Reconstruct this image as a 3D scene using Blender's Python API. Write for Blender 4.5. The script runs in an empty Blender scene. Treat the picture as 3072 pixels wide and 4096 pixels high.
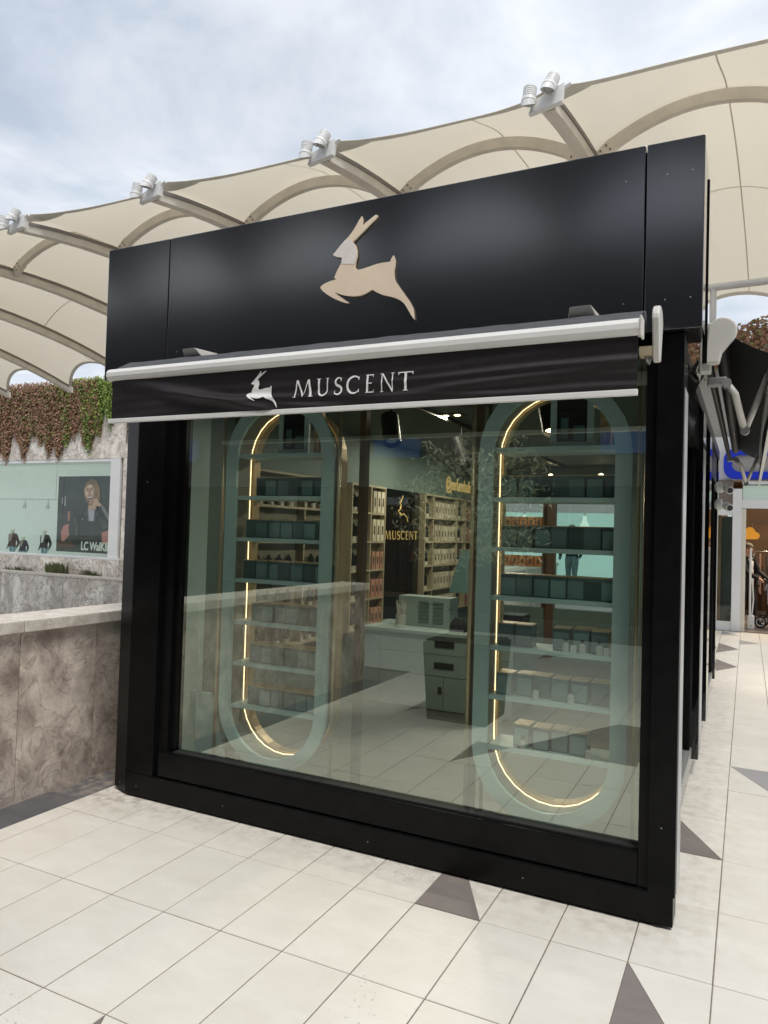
import bpy, bmesh, math, random
from math import sin, cos, pi, radians, atan2, sqrt
from mathutils import Vector, Matrix

rnd = random.Random(7)
sc = bpy.context.scene
col = sc.collection

# ------------------------------------------------------------------ camera
CAM_H = 1.64
yaw, pitch, roll = 0.4597, 0.0266, 0.0291
fwd = Vector((-sin(yaw) * cos(pitch), cos(yaw) * cos(pitch), sin(pitch)))
rgt = Vector((cos(yaw), sin(yaw), 0))
upv = rgt.cross(fwd)
r2 = rgt * cos(roll) + upv * sin(roll)
u2 = -rgt * sin(roll) + upv * cos(roll)
cam_d = bpy.data.cameras.new("camera")
cam = bpy.data.objects.new("camera", cam_d)
col.objects.link(cam)
cam.matrix_world = Matrix(((r2.x, u2.x, -fwd.x, 0), (r2.y, u2.y, -fwd.y, 0), (r2.z, u2.z, -fwd.z, CAM_H), (0, 0, 0, 1)))
cam_d.sensor_fit = 'VERTICAL'
cam_d.sensor_height = 36.0
cam_d.lens = 2942.8 / 4096 * 36.0
cam_d.clip_start = 0.05
cam_d.clip_end = 2000
sc.camera = cam
sc.render.resolution_x, sc.render.resolution_y = 768, 1024

# ------------------------------------------------------------------ sky, sun, exposure
SUN_EL, SUN_AZ = radians(62), radians(136)      # azimuth measured clockwise from +Y
w = bpy.data.worlds.new("World")
sc.world = w
w.use_nodes = True
nt = w.node_tree
nt.nodes.clear()
N = nt.nodes.new
out = N('ShaderNodeOutputWorld')
bg = N('ShaderNodeBackground')
bg.inputs['Strength'].default_value = 0.068
sky = N('ShaderNodeTexSky')
sky.sky_type = 'NISHITA'
sky.sun_disc = False
sky.sun_elevation = SUN_EL
sky.sun_rotation = SUN_AZ
tc = N('ShaderNodeTexCoord')
sep = N('ShaderNodeSeparateXYZ')
nt.links.new(tc.outputs['Generated'], sep.inputs[0])
mz = N('ShaderNodeMath'); mz.operation = 'MAXIMUM'; mz.inputs[1].default_value = 0.0
nt.links.new(sep.outputs['Z'], mz.inputs[0])
ma = N('ShaderNodeMath'); ma.operation = 'ADD'; ma.inputs[1].default_value = 0.22
nt.links.new(mz.outputs[0], ma.inputs[0])
dv = N('ShaderNodeVectorMath'); dv.operation = 'DIVIDE'
cb = N('ShaderNodeCombineXYZ')
for i in range(3):
    nt.links.new(ma.outputs[0], cb.inputs[i])
nt.links.new(tc.outputs['Generated'], dv.inputs[0])
nt.links.new(cb.outputs[0], dv.inputs[1])
n1 = N('ShaderNodeTexNoise'); n1.inputs['Scale'].default_value = 2.5; n1.inputs['Detail'].default_value = 7; n1.inputs['Roughness'].default_value = 0.57; n1.inputs['Distortion'].default_value = 0.25
n2 = N('ShaderNodeTexNoise'); n2.inputs['Scale'].default_value = 0.9; n2.inputs['Detail'].default_value = 4
nt.links.new(dv.outputs[0], n1.inputs['Vector'])
nt.links.new(dv.outputs[0], n2.inputs['Vector'])
cr = N('ShaderNodeValToRGB')
cr.color_ramp.elements[0].position = 0.36; cr.color_ramp.elements[0].color = (6.5, 7.3, 8.4, 1)
cr.color_ramp.elements[1].position = 0.64; cr.color_ramp.elements[1].color = (10.8, 11.0, 11.3, 1)
e = cr.color_ramp.elements.new(0.49); e.color = (8.5, 9.0, 9.8, 1)
nt.links.new(n1.outputs['Fac'], cr.inputs['Fac'])
cm = N('ShaderNodeValToRGB')
cm.color_ramp.elements[0].position = 0.30; cm.color_ramp.elements[0].color = (0.62, 0.62, 0.62, 1)
cm.color_ramp.elements[1].position = 0.55; cm.color_ramp.elements[1].color = (0.95, 0.95, 0.95, 1)
nt.links.new(n2.outputs['Fac'], cm.inputs['Fac'])
mx = N('ShaderNodeMix'); mx.data_type = 'RGBA'
nt.links.new(cm.outputs['Color'], mx.inputs['Factor'])
nt.links.new(sky.outputs['Color'], mx.inputs['A'])
nt.links.new(cr.outputs['Color'], mx.inputs['B'])
nt.links.new(mx.outputs['Result'], bg.inputs['Color'])
nt.links.new(bg.outputs[0], out.inputs['Surface'])

sun_d = bpy.data.lights.new("sun", 'SUN')
sun_d.energy = 1.5
sun_d.angle = radians(16)
sun_d.color = (1.0, 0.95, 0.88)
sun = bpy.data.objects.new("sun", sun_d)
col.objects.link(sun)
sdir = Vector((sin(SUN_AZ) * cos(SUN_EL), cos(SUN_AZ) * cos(SUN_EL), sin(SUN_EL)))
sun.rotation_euler = (-sdir).to_track_quat('-Z', 'Y').to_euler()
sun.location = (6, -6, 20)

sc.view_settings.view_transform = 'Standard'
sc.view_settings.look = 'None'
sc.view_settings.gamma = 1.0
sc.view_settings.use_curve_mapping = False
sc.view_settings.exposure = 0.60
sc.render.engine = 'CYCLES'
sc.cycles.max_bounces = 10
sc.cycles.transparent_max_bounces = 16
sc.cycles.use_denoising = True
sc.cycles.caustics_reflective = False
sc.cycles.caustics_refractive = False

# ------------------------------------------------------------------ materials
M = {}
def base_mat(name):
    m = bpy.data.materials.new(name)
    m.use_nodes = True
    t = m.node_tree
    return m, t, t.nodes['Principled BSDF']

def mat(name, c, rough=0.6, metal=0.0, ior=1.5, var=0.0, vscale=8.0, bump=0.0, bscale=60.0, objvar=0.0, c2=None, emit=None, estr=0.0, detail=5.0, stretch=None, sss=False):
    """plain procedural material: noise-mixed colour, noise bump, per-object brightness variation"""
    m, t, b = base_mat(name)
    nn, L = t.nodes.new, t.links.new
    b.inputs['Base Color'].default_value = (*c, 1)
    b.inputs['Roughness'].default_value = rough
    b.inputs['Metallic'].default_value = metal
    b.inputs['IOR'].default_value = ior
    tcn = nn('ShaderNodeTexCoord')
    vec = tcn.outputs['Object']
    if stretch:
        mp = nn('ShaderNodeMapping'); mp.inputs['Scale'].default_value = stretch
        L(vec, mp.inputs['Vector']); vec = mp.outputs['Vector']
    colout = None
    if var or c2:
        nz = nn('ShaderNodeTexNoise'); nz.inputs['Scale'].default_value = vscale; nz.inputs['Detail'].default_value = detail; nz.inputs['Roughness'].default_value = 0.62
        L(vec, nz.inputs['Vector'])
        rp = nn('ShaderNodeValToRGB')
        cc2 = c2 if c2 else tuple(min(1, x * (1 + var)) for x in c)
        cc1 = c if c2 else tuple(x * (1 - var) for x in c)
        rp.color_ramp.elements[0].position = 0.32; rp.color_ramp.elements[0].color = (*cc1, 1)
        rp.color_ramp.elements[1].position = 0.68; rp.color_ramp.elements[1].color = (*cc2, 1)
        L(nz.outputs['Fac'], rp.inputs['Fac'])
        colout = rp.outputs['Color']
    if objvar:
        oi = nn('ShaderNodeObjectInfo')
        mr = nn('ShaderNodeMapRange'); mr.inputs['To Min'].default_value = 1 - objvar; mr.inputs['To Max'].default_value = 1 + objvar
        L(oi.outputs['Random'], mr.inputs['Value'])
        vm = nn('ShaderNodeVectorMath'); vm.operation = 'SCALE'
        if colout: L(colout, vm.inputs[0])
        else: vm.inputs[0].default_value = c
        L(mr.outputs['Result'], vm.inputs['Scale'])
        colout = vm.outputs['Vector']
    if colout: L(colout, b.inputs['Base Color'])
    if bump:
        nb = nn('ShaderNodeTexNoise'); nb.inputs['Scale'].default_value = bscale; nb.inputs['Detail'].default_value = 3
        L(vec, nb.inputs['Vector'])
        bp = nn('ShaderNodeBump'); bp.inputs['Strength'].default_value = bump; bp.inputs['Distance'].default_value = 0.01
        L(nb.outputs['Fac'], bp.inputs['Height']); L(bp.outputs['Normal'], b.inputs['Normal'])
    if emit:
        b.inputs['Emission Color'].default_value = (*emit, 1)
        b.inputs['Emission Strength'].default_value = estr
    M[name] = m
    return m

def glass_mat(name, tint, f0, refl=(1, 1, 1)):
    m = bpy.data.materials.new(name); m.use_nodes = True
    t = m.node_tree; t.nodes.clear(); nn, L = t.nodes.new, t.links.new
    o = nn('ShaderNodeOutputMaterial')
    g = nn('ShaderNodeNewGeometry')
    dt = nn('ShaderNodeVectorMath'); dt.operation = 'DOT_PRODUCT'
    L(g.outputs['Normal'], dt.inputs[0]); L(g.outputs['Incoming'], dt.inputs[1])
    ab = nn('ShaderNodeMath'); ab.operation = 'ABSOLUTE'; L(dt.outputs['Value'], ab.inputs[0])
    om = nn('ShaderNodeMath'); om.operation = 'SUBTRACT'; om.inputs[0].default_value = 1.0; L(ab.outputs[0], om.inputs[1])
    pw = nn('ShaderNodeMath'); pw.operation = 'POWER'; pw.inputs[1].default_value = 5.0; L(om.outputs[0], pw.inputs[0])
    ml = nn('ShaderNodeMath'); ml.operation = 'MULTIPLY_ADD'; ml.inputs[1].default_value = 1 - f0; ml.inputs[2].default_value = f0; L(pw.outputs[0], ml.inputs[0])
    nb = nn('ShaderNodeMath'); nb.operation = 'SUBTRACT'; nb.inputs[0].default_value = 1.0; L(g.outputs['Backfacing'], nb.inputs[1])
    fm = nn('ShaderNodeMath'); fm.operation = 'MULTIPLY'; L(ml.outputs[0], fm.inputs[0]); L(nb.outputs[0], fm.inputs[1])
    tr = nn('ShaderNodeBsdfTransparent')
    tm = nn('ShaderNodeMix'); tm.data_type = 'RGBA'
    tm.inputs['A'].default_value = (*tint, 1); tm.inputs['B'].default_value = (1, 1, 1, 1)
    L(g.outputs['Backfacing'], tm.inputs['Factor']); L(tm.outputs['Result'], tr.inputs['Color'])
    gl = nn('ShaderNodeBsdfGlossy'); gl.inputs['Roughness'].default_value = 0.0; gl.inputs['Color'].default_value = (*refl, 1)
    mxs = nn('ShaderNodeMixShader')
    L(fm.outputs[0], mxs.inputs[0]); L(tr.outputs[0], mxs.inputs[1]); L(gl.outputs[0], mxs.inputs[2])
    L(mxs.outputs[0], o.inputs['Surface'])
    M[name] = m
    return m

def marble_mat(name, ca, cb_, cc, scale=2.0, rough=0.5, vein=0.5, bump=0.15, objvar=0.08, vdist=1.4, vwid=0.03, vscale=1.4, ndist=1.2):
    m, t, b = base_mat(name)
    nn, L = t.nodes.new, t.links.new
    tcn = nn('ShaderNodeTexCoord'); oi = nn('ShaderNodeObjectInfo')
    ad = nn('ShaderNodeVectorMath'); ad.operation = 'ADD'
    sc_ = nn('ShaderNodeVectorMath'); sc_.operation = 'SCALE'; sc_.inputs[0].default_value = (9.0, 5.0, 7.0)
    L(oi.outputs['Random'], sc_.inputs['Scale']); L(tcn.outputs['Object'], ad.inputs[0]); L(sc_.outputs[0], ad.inputs[1])
    n_a = nn('ShaderNodeTexNoise'); n_a.inputs['Scale'].default_value = scale; n_a.inputs['Detail'].default_value = 8; n_a.inputs['Roughness'].default_value = 0.7; n_a.inputs['Distortion'].default_value = ndist
    L(ad.outputs[0], n_a.inputs['Vector'])
    rp = nn('ShaderNodeValToRGB')
    rp.color_ramp.elements[0].position = 0.36; rp.color_ramp.elements[0].color = (*ca, 1)
    rp.color_ramp.elements[1].position = 0.66; rp.color_ramp.elements[1].color = (*cb_, 1)
    L(n_a.outputs['Fac'], rp.inputs['Fac'])
    n_b = nn('ShaderNodeTexNoise'); n_b.inputs['Scale'].default_value = scale * vscale; n_b.inputs['Detail'].default_value = 8; n_b.inputs['Distortion'].default_value = vdist; n_b.inputs['Roughness'].default_value = 0.6
    L(ad.outputs[0], n_b.inputs['Vector'])
    rv = nn('ShaderNodeValToRGB')
    rv.color_ramp.elements[0].position = 0.5 - vwid; rv.color_ramp.elements[0].color = (0, 0, 0, 1)
    rv.color_ramp.elements[1].position = 0.5 + vwid; rv.color_ramp.elements[1].color = (0, 0, 0, 1)
    ev = rv.color_ramp.elements.new(0.5); ev.color = (vein, vein, vein, 1)
    L(n_b.outputs['Fac'], rv.inputs['Fac'])
    mx_ = nn('ShaderNodeMix'); mx_.data_type = 'RGBA'; mx_.inputs['B'].default_value = (*cc, 1)
    L(rv.outputs['Color'], mx_.inputs['Factor']); L(rp.outputs['Color'], mx_.inputs['A'])
    mr = nn('ShaderNodeMapRange'); mr.inputs['To Min'].default_value = 1 - objvar; mr.inputs['To Max'].default_value = 1 + objvar
    L(oi.outputs['Random'], mr.inputs['Value'])
    vm = nn('ShaderNodeVectorMath'); vm.operation = 'SCALE'
    L(mx_.outputs['Result'], vm.inputs[0]); L(mr.outputs['Result'], vm.inputs['Scale'])
    L(vm.outputs['Vector'], b.inputs['Base Color'])
    b.inputs['Roughness'].default_value = rough
    bp = nn('ShaderNodeBump'); bp.inputs['Strength'].default_value = bump; bp.inputs['Distance'].default_value = 0.01
    L(n_a.outputs['Fac'], bp.inputs['Height']); L(bp.outputs['Normal'], b.inputs['Normal'])
    M[name] = m
    return m

def leaf_mat(name, cols, scale=0.8):
    m, t, b = base_mat(name)
    nn, L = t.nodes.new, t.links.new
    g = nn('ShaderNodeNewGeometry')
    tcn = nn('ShaderNodeTexCoord')
    nz = nn('ShaderNodeTexNoise'); nz.inputs['Scale'].default_value = scale; nz.inputs['Detail'].default_value = 3
    L(tcn.outputs['Object'], nz.inputs['Vector'])
    ad = nn('ShaderNodeMath'); ad.operation = 'MULTIPLY_ADD'; ad.inputs[1].default_value = 0.55; ad.inputs[2].default_value = -0.05
    L(g.outputs['Random Per Island'], ad.inputs[0])
    a2 = nn('ShaderNodeMath'); a2.operation = 'MULTIPLY_ADD'; a2.inputs[1].default_value = 0.9
    L(nz.outputs['Fac'], a2.inputs[0]); L(ad.outputs[0], a2.inputs[2])
    rp = nn('ShaderNodeValToRGB')
    el = rp.color_ramp.elements
    el[0].position = 0.2; el[0].color = (*cols[0], 1)
    el[1].position = 0.9; el[1].color = (*cols[-1], 1)
    for i in range(1, len(cols) - 1):
        q = el.new(0.2 + 0.7 * i / (len(cols) - 1)); q.color = (*cols[i], 1)
    L(a2.outputs[0], rp.inputs['Fac'])
    L(rp.outputs['Color'], b.inputs['Base Color'])
    b.inputs['Roughness'].default_value = 0.55
    M[name] = m
    return m

# membrane: light comes through it
def membrane_mat(name, c, ct):
    m = bpy.data.materials.new(name); m.use_nodes = True
    t = m.node_tree; t.nodes.clear(); nn, L = t.nodes.new, t.links.new
    o = nn('ShaderNodeOutputMaterial')
    tcn = nn('ShaderNodeTexCoord')
    nz = nn('ShaderNodeTexNoise'); nz.inputs['Scale'].default_value = 0.7; nz.inputs['Detail'].default_value = 6
    mp = nn('ShaderNodeMapping'); mp.inputs['Scale'].default_value = (1.0, 0.35, 1.0)
    L(tcn.outputs['Object'], mp.inputs['Vector']); L(mp.outputs['Vector'], nz.inputs['Vector'])
    rp = nn('ShaderNodeValToRGB')
    rp.color_ramp.elements[0].position = 0.35; rp.color_ramp.elements[0].color = tuple(x * 0.88 for x in c) + (1,)
    rp.color_ramp.elements[1].position = 0.65; rp.color_ramp.elements[1].color = (*c, 1)
    L(nz.outputs['Fac'], rp.inputs['Fac'])
    d = nn('ShaderNodeBsdfDiffuse'); L(rp.outputs['Color'], d.inputs['Color'])
    tl = nn('ShaderNodeBsdfTranslucent'); tl.inputs['Color'].default_value = (*ct, 1)
    mxs = nn('ShaderNodeMixShader'); mxs.inputs[0].default_value = 0.42
    L(d.outputs[0], mxs.inputs[1]); L(tl.outputs[0], mxs.inputs[2]); L(mxs.outputs[0], o.inputs['Surface'])
    M[name] = m
    return m

# stone paving with faint cloudy mottling and per-tile shade
def tile_mat(name, ca, cb_, rough, objvar):
    m, t, b = base_mat(name)
    nn, L = t.nodes.new, t.links.new
    g = nn('ShaderNodeNewGeometry'); oi = nn('ShaderNodeObjectInfo')
    off = nn('ShaderNodeVectorMath'); off.operation = 'SCALE'; off.inputs[0].default_value = (13.0, 7.0, 3.0)
    L(oi.outputs['Random'], off.inputs['Scale'])
    ad = nn('ShaderNodeVectorMath'); ad.operation = 'ADD'
    L(g.outputs['Position'], ad.inputs[0]); L(off.outputs[0], ad.inputs[1])
    mp = nn('ShaderNodeMapping'); mp.inputs['Scale'].default_value = (1.0, 2.2, 1.0)
    L(ad.outputs[0], mp.inputs['Vector'])
    nz = nn('ShaderNodeTexNoise'); nz.inputs['Scale'].default_value = 3.2; nz.inputs['Detail'].default_value = 7; nz.inputs['Roughness'].default_value = 0.66
    L(mp.outputs['Vector'], nz.inputs['Vector'])
    rp = nn('ShaderNodeValToRGB')
    rp.color_ramp.elements[0].position = 0.3; rp.color_ramp.elements[0].color = (*ca, 1)
    rp.color_ramp.elements[1].position = 0.7; rp.color_ramp.elements[1].color = (*cb_, 1)
    L(nz.outputs['Fac'], rp.inputs['Fac'])
    # grime specks
    sp = nn('ShaderNodeTexNoise'); sp.inputs['Scale'].default_value = 55; sp.inputs['Detail'].default_value = 2
    L(g.outputs['Position'], sp.inputs['Vector'])
    s2 = nn('ShaderNodeTexNoise'); s2.inputs['Scale'].default_value = 1.1; s2.inputs['Detail'].default_value = 3
    L(g.outputs['Position'], s2.inputs['Vector'])
    mm = nn('ShaderNodeMath'); mm.operation = 'MULTIPLY'; L(sp.outputs['Fac'], mm.inputs[0]); L(s2.outputs['Fac'], mm.inputs[1])
    rs = nn('ShaderNodeValToRGB')
    rs.color_ramp.elements[0].position = 0.40; rs.color_ramp.elements[0].color = (0, 0, 0, 1)
    rs.color_ramp.elements[1].position = 0.48; rs.color_ramp.elements[1].color = (0.55, 0.55, 0.55, 1)
    L(mm.outputs[0], rs.inputs['Fac'])
    mx_ = nn('ShaderNodeMix'); mx_.data_type = 'RGBA'; mx_.inputs['B'].default_value = (0.30, 0.26, 0.21, 1)
    L(rs.outputs['Color'], mx_.inputs['Factor']); L(rp.outputs['Color'], mx_.inputs['A'])
    # dirt and painted contact shade along the kiosk's foot, thickest at its left corner
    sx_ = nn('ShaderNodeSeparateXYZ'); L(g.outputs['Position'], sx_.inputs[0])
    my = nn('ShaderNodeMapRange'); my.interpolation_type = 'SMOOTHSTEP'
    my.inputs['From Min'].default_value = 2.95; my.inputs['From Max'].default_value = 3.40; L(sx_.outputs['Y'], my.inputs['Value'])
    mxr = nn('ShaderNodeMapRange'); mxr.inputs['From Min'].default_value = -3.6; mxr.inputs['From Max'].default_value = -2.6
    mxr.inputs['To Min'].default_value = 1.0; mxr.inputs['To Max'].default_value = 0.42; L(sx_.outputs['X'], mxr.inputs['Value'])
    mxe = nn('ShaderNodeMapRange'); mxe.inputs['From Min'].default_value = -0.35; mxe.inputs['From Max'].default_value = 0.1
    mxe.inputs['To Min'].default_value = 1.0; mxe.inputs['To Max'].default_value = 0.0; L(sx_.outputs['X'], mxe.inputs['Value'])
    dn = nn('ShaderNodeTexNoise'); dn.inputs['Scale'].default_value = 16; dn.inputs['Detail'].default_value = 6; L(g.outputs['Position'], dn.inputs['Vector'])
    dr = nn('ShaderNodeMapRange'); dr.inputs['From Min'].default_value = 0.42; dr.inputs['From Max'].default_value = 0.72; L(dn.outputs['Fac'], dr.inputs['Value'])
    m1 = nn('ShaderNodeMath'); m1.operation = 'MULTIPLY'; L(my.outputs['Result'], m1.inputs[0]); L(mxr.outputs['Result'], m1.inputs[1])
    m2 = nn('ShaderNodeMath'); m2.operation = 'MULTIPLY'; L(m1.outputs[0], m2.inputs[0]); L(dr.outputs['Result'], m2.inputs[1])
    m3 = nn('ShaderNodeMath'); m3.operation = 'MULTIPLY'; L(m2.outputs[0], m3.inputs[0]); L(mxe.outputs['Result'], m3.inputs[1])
    # faint scuffed patches
    pn = nn('ShaderNodeTexNoise'); pn.inputs['Scale'].default_value = 0.9; pn.inputs['Detail'].default_value = 8; pn.inputs['Roughness'].default_value = 0.72; L(g.outputs['Position'], pn.inputs['Vector'])
    pr_ = nn('ShaderNodeMapRange'); pr_.inputs['From Min'].default_value = 0.50; pr_.inputs['From Max'].default_value = 0.75; pr_.inputs['To Max'].default_value = 0.12; L(pn.outputs['Fac'], pr_.inputs['Value'])
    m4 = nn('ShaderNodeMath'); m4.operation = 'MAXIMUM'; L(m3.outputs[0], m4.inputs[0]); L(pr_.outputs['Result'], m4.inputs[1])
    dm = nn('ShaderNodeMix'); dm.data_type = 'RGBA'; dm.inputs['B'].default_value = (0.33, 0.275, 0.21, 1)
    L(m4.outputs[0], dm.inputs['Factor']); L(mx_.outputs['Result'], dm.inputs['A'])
    mr = nn('ShaderNodeMapRange'); mr.inputs['To Min'].default_value = 1 - objvar; mr.inputs['To Max'].default_value = 1 + objvar
    L(oi.outputs['Random'], mr.inputs['Value'])
    vm = nn('ShaderNodeVectorMath'); vm.operation = 'SCALE'
    L(dm.outputs['Result'], vm.inputs[0]); L(mr.outputs['Result'], vm.inputs['Scale'])
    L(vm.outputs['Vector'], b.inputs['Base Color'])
    rr = nn('ShaderNodeMapRange'); rr.inputs['To Min'].default_value = rough - 0.08; rr.inputs['To Max'].default_value = rough + 0.12
    L(nz.outputs['Fac'], rr.inputs['Value']); L(rr.outputs['Result'], b.inputs['Roughness'])
    bp = nn('ShaderNodeBump'); bp.inputs['Strength'].default_value = 0.22; bp.inputs['Distance'].default_value = 0.006
    nb = nn('ShaderNodeTexNoise'); nb.inputs['Scale'].default_value = 14; nb.inputs['Detail'].default_value = 4
    L(mp.outputs['Vector'], nb.inputs['Vector'])
    L(nb.outputs['Fac'], bp.inputs['Height']); L(bp.outputs['Normal'], b.inputs['Normal'])
    M[name] = m

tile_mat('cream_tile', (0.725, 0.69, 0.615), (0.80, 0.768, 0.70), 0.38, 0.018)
tile_mat('brown_tile', (0.20, 0.175, 0.165), (0.25, 0.22, 0.21), 0.42, 0.06)
tile_mat('grey_tile', (0.33, 0.32, 0.325), (0.38, 0.37, 0.375), 0.42, 0.06)
tile_mat('slate', (0.085, 0.085, 0.095), (0.14, 0.14, 0.15), 0.5, 0.12)
mat('grout', (0.22, 0.19, 0.165), 0.9, var=0.25, vscale=30)
mat('court_floor', (0.35, 0.33, 0.3), 0.8, var=0.2, vscale=2)
mat('black_panel', (0.007, 0.0075, 0.0105), 0.17, ior=2.45, bump=0.02, bscale=1.6, var=0.25, vscale=3)
mat('black_frame', (0.006, 0.006, 0.0062), 0.30, ior=1.22, var=0.3, vscale=12, bump=0.01, bscale=300)
mat('gloss_black', (0.005, 0.005, 0.006), 0.035, ior=1.7)
mat('chrome_edge', (0.42, 0.42, 0.43), 0.12, metal=1.0)
mat('screw', (0.5, 0.5, 0.48), 0.3, metal=1.0)
mat('rubber', (0.015, 0.015, 0.015), 0.7)
mat('emblem_skin', (0.96, 0.79, 0.60), 0.24, ior=1.45, var=0.06, vscale=5)
mat('emblem_edge', (0.72, 0.62, 0.52), 0.4)
mat('film', (0.93, 0.86, 0.80), 0.45, var=0.06, vscale=14, bump=0.1, bscale=50)
mat('white_metal', (0.84, 0.835, 0.81), 0.35, var=0.03, vscale=4)
mat('white_plastic', (0.66, 0.64, 0.60), 0.38, var=0.04, vscale=9)
mat('grey_metal', (0.33, 0.33, 0.33), 0.38, metal=0.4)
mat('awning_cloth', (0.018, 0.0135, 0.0145), 0.5, ior=1.45, var=0.2, vscale=30, bump=0.06, bscale=500)
mat('awning_top', (0.075, 0.08, 0.088), 0.7, var=0.15, vscale=14, bump=0.1, bscale=260)
mat('print_white', (0.86, 0.85, 0.84), 0.6)
mat('awning_black', (0.007, 0.006, 0.0065), 0.6, ior=1.25, var=0.2, vscale=30)
membrane_mat('membrane', (0.83, 0.78, 0.675), (0.80, 0.735, 0.605))
mat('belt', (0.66, 0.645, 0.59), 0.8, var=0.05, vscale=6)
mat('seam', (0.68, 0.645, 0.57), 0.8)
mat('alu', (0.42, 0.42, 0.42), 0.4, var=0.3, vscale=3)
mat('cream_steel', (0.66, 0.61, 0.53), 0.45, var=0.09, vscale=2.5)
mat('steel_dark', (0.20, 0.18, 0.16), 0.5)
mat('lamp_white', (0.78, 0.78, 0.77), 0.35)
mat('lamp_lens', (0.42, 0.43, 0.44), 0.2, ior=1.6, var=0.5, vscale=70)
marble_mat('parapet_stone', (0.29, 0.235, 0.20), (0.72, 0.63, 0.55), (0.12, 0.09, 0.075), scale=5.0, rough=0.42, vein=0.5, bump=0.25, objvar=0.07, vdist=1.2, vwid=0.02, vscale=0.75, ndist=0.35)
marble_mat('coping_stone', (0.58, 0.525, 0.46), (0.82, 0.765, 0.69), (0.38, 0.31, 0.26), scale=5.0, rough=0.5, vein=0.5)
marble_mat('pale_marble', (0.50, 0.445, 0.39), (0.98, 0.94, 0.87), (0.30, 0.24, 0.20), scale=0.85, rough=0.42, vein=0.85, bump=0.08, objvar=0.12)
leaf_mat('red_creeper', [(0.13, 0.15, 0.04), (0.21, 0.15, 0.06), (0.31, 0.15, 0.09), (0.38, 0.19, 0.14), (0.20, 0.19, 0.06)], 0.6)
leaf_mat('green_creeper', [(0.20, 0.10, 0.05), (0.11, 0.16, 0.03), (0.18, 0.28, 0.05), (0.28, 0.36, 0.07)], 0.7)
leaf_mat('olive_leaf', [(0.10, 0.12, 0.06), (0.26, 0.28, 0.17), (0.52, 0.54, 0.40)], 2.0)
leaf_mat('weed', [(0.07, 0.12, 0.04), (0.16, 0.20, 0.07), (0.28, 0.25, 0.13)], 2.0)
mat('bark', (0.10, 0.08, 0.06), 0.9, var=0.3, vscale=20, bump=0.4, bscale=40)
mat('stem', (0.10, 0.07, 0.05), 0.8)
glass_mat('kiosk_glass', (0.78, 0.88, 0.84), 0.30, (0.93, 1.0, 0.885))
glass_mat('side_glass', (0.35, 0.45, 0.40), 0.16, (0.9, 1.0, 0.95))
glass_mat('shop_glass', (0.80, 0.89, 0.84), 0.05)
mat('green_lacquer', (0.53, 0.655, 0.61), 0.42, var=0.04, vscale=5)
mat('green_wall', (0.135, 0.19, 0.17), 0.6, var=0.06, vscale=2)
mat('counter_green', (0.32, 0.405, 0.38), 0.4, var=0.05, vscale=3)
mat('kiosk_ceiling', (0.09, 0.12, 0.10), 0.7)
mat('dark_floor', (0.10, 0.095, 0.08), 0.35, var=0.15, vscale=4)
mat('olive_lining', (0.22, 0.20, 0.15), 0.5, var=0.05, vscale=5)
mat('brass', (0.62, 0.46, 0.28), 0.30, metal=0.4)
mat('gold_band', (0.62, 0.44, 0.24), 0.38, metal=0.35)
mat('bronze', (0.30, 0.16, 0.08), 0.25, metal=0.85)
mat('gold_letter', (0.80, 0.56, 0.22), 0.3, metal=0.5, emit=(0.9, 0.6, 0.2), estr=0.30)  # faint emission added so the gold stands out
mat('led', (1, 0.9, 0.7), 0.5, emit=(1.0, 0.72, 0.39), estr=2.5)
mat('lamp_glow', (1, 0.9, 0.7), 0.5, emit=(1.0, 0.74, 0.42), estr=7.0)
mat('box_green', (0.095, 0.14, 0.13), 0.18, ior=1.6, objvar=0.35)
mat('box_lid', (0.014, 0.028, 0.025), 0.2, ior=1.6, objvar=0.3)
mat('box_label', (0.17, 0.245, 0.23), 0.14, ior=1.7, objvar=0.6)
mat('pale_box', (0.55, 0.50, 0.38), 0.5, objvar=0.25)
mat('pink_box', (0.45, 0.24, 0.17), 0.5, objvar=0.25)
mat('bottle_dark', (0.012, 0.018, 0.02), 0.1, ior=1.6)
mat('bottle_white', (0.55, 0.54, 0.48), 0.4)
mat('label_ink', (0.10, 0.08, 0.06), 0.5)
mat('black_lamp', (0.010, 0.010, 0.010), 0.45)
mat('wood_post', (0.13, 0.07, 0.035), 0.4, var=0.2, vscale=3, stretch=(6, 6, 0.6))
mat('cubby_wood', (0.40, 0.34, 0.23), 0.5, var=0.06, vscale=4)
mat('cubby_back', (0.20, 0.18, 0.13), 0.6)
mat('poster_dark', (0.012, 0.012, 0.016), 0.25)
mat('teal_print', (0.10, 0.20, 0.19), 0.4)
mat('paper', (0.62, 0.62, 0.58), 0.6)
mat('screen_back', (0.11, 0.20, 0.20), 0.4)
mat('white_frame', (0.72, 0.73, 0.74), 0.4, var=0.03, vscale=2)
mat('display_wall', (0.66, 0.69, 0.66), 0.6, var=0.03, vscale=1, emit=(0.70, 0.74, 0.70), estr=0.20)  # emission added so the display walls look lit
mat('lit_shade', (0.8, 0.8, 0.78), 0.5, emit=(0.9, 0.95, 0.92), estr=0.9)
mat('orange_box', (0.50, 0.20, 0.06), 0.5, objvar=0.15)
mat('display_floor', (0.5, 0.5, 0.48), 0.6)
mat('lit_display', (0.7, 0.72, 0.72), 0.6, emit=(0.62, 0.85, 0.84), estr=0.55)  # emission stands in for the shop lamps on this backing
mat('shop_brown', (0.16, 0.085, 0.04), 0.6, var=0.2, vscale=1.5)
mat('shop_floor', (0.26, 0.22, 0.20), 0.3, var=0.1, vscale=2)
mat('shop_dark', (0.035, 0.045, 0.045), 0.5, var=0.4, vscale=2)
mat('soffit', (0.16, 0.13, 0.11), 0.6)
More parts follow.
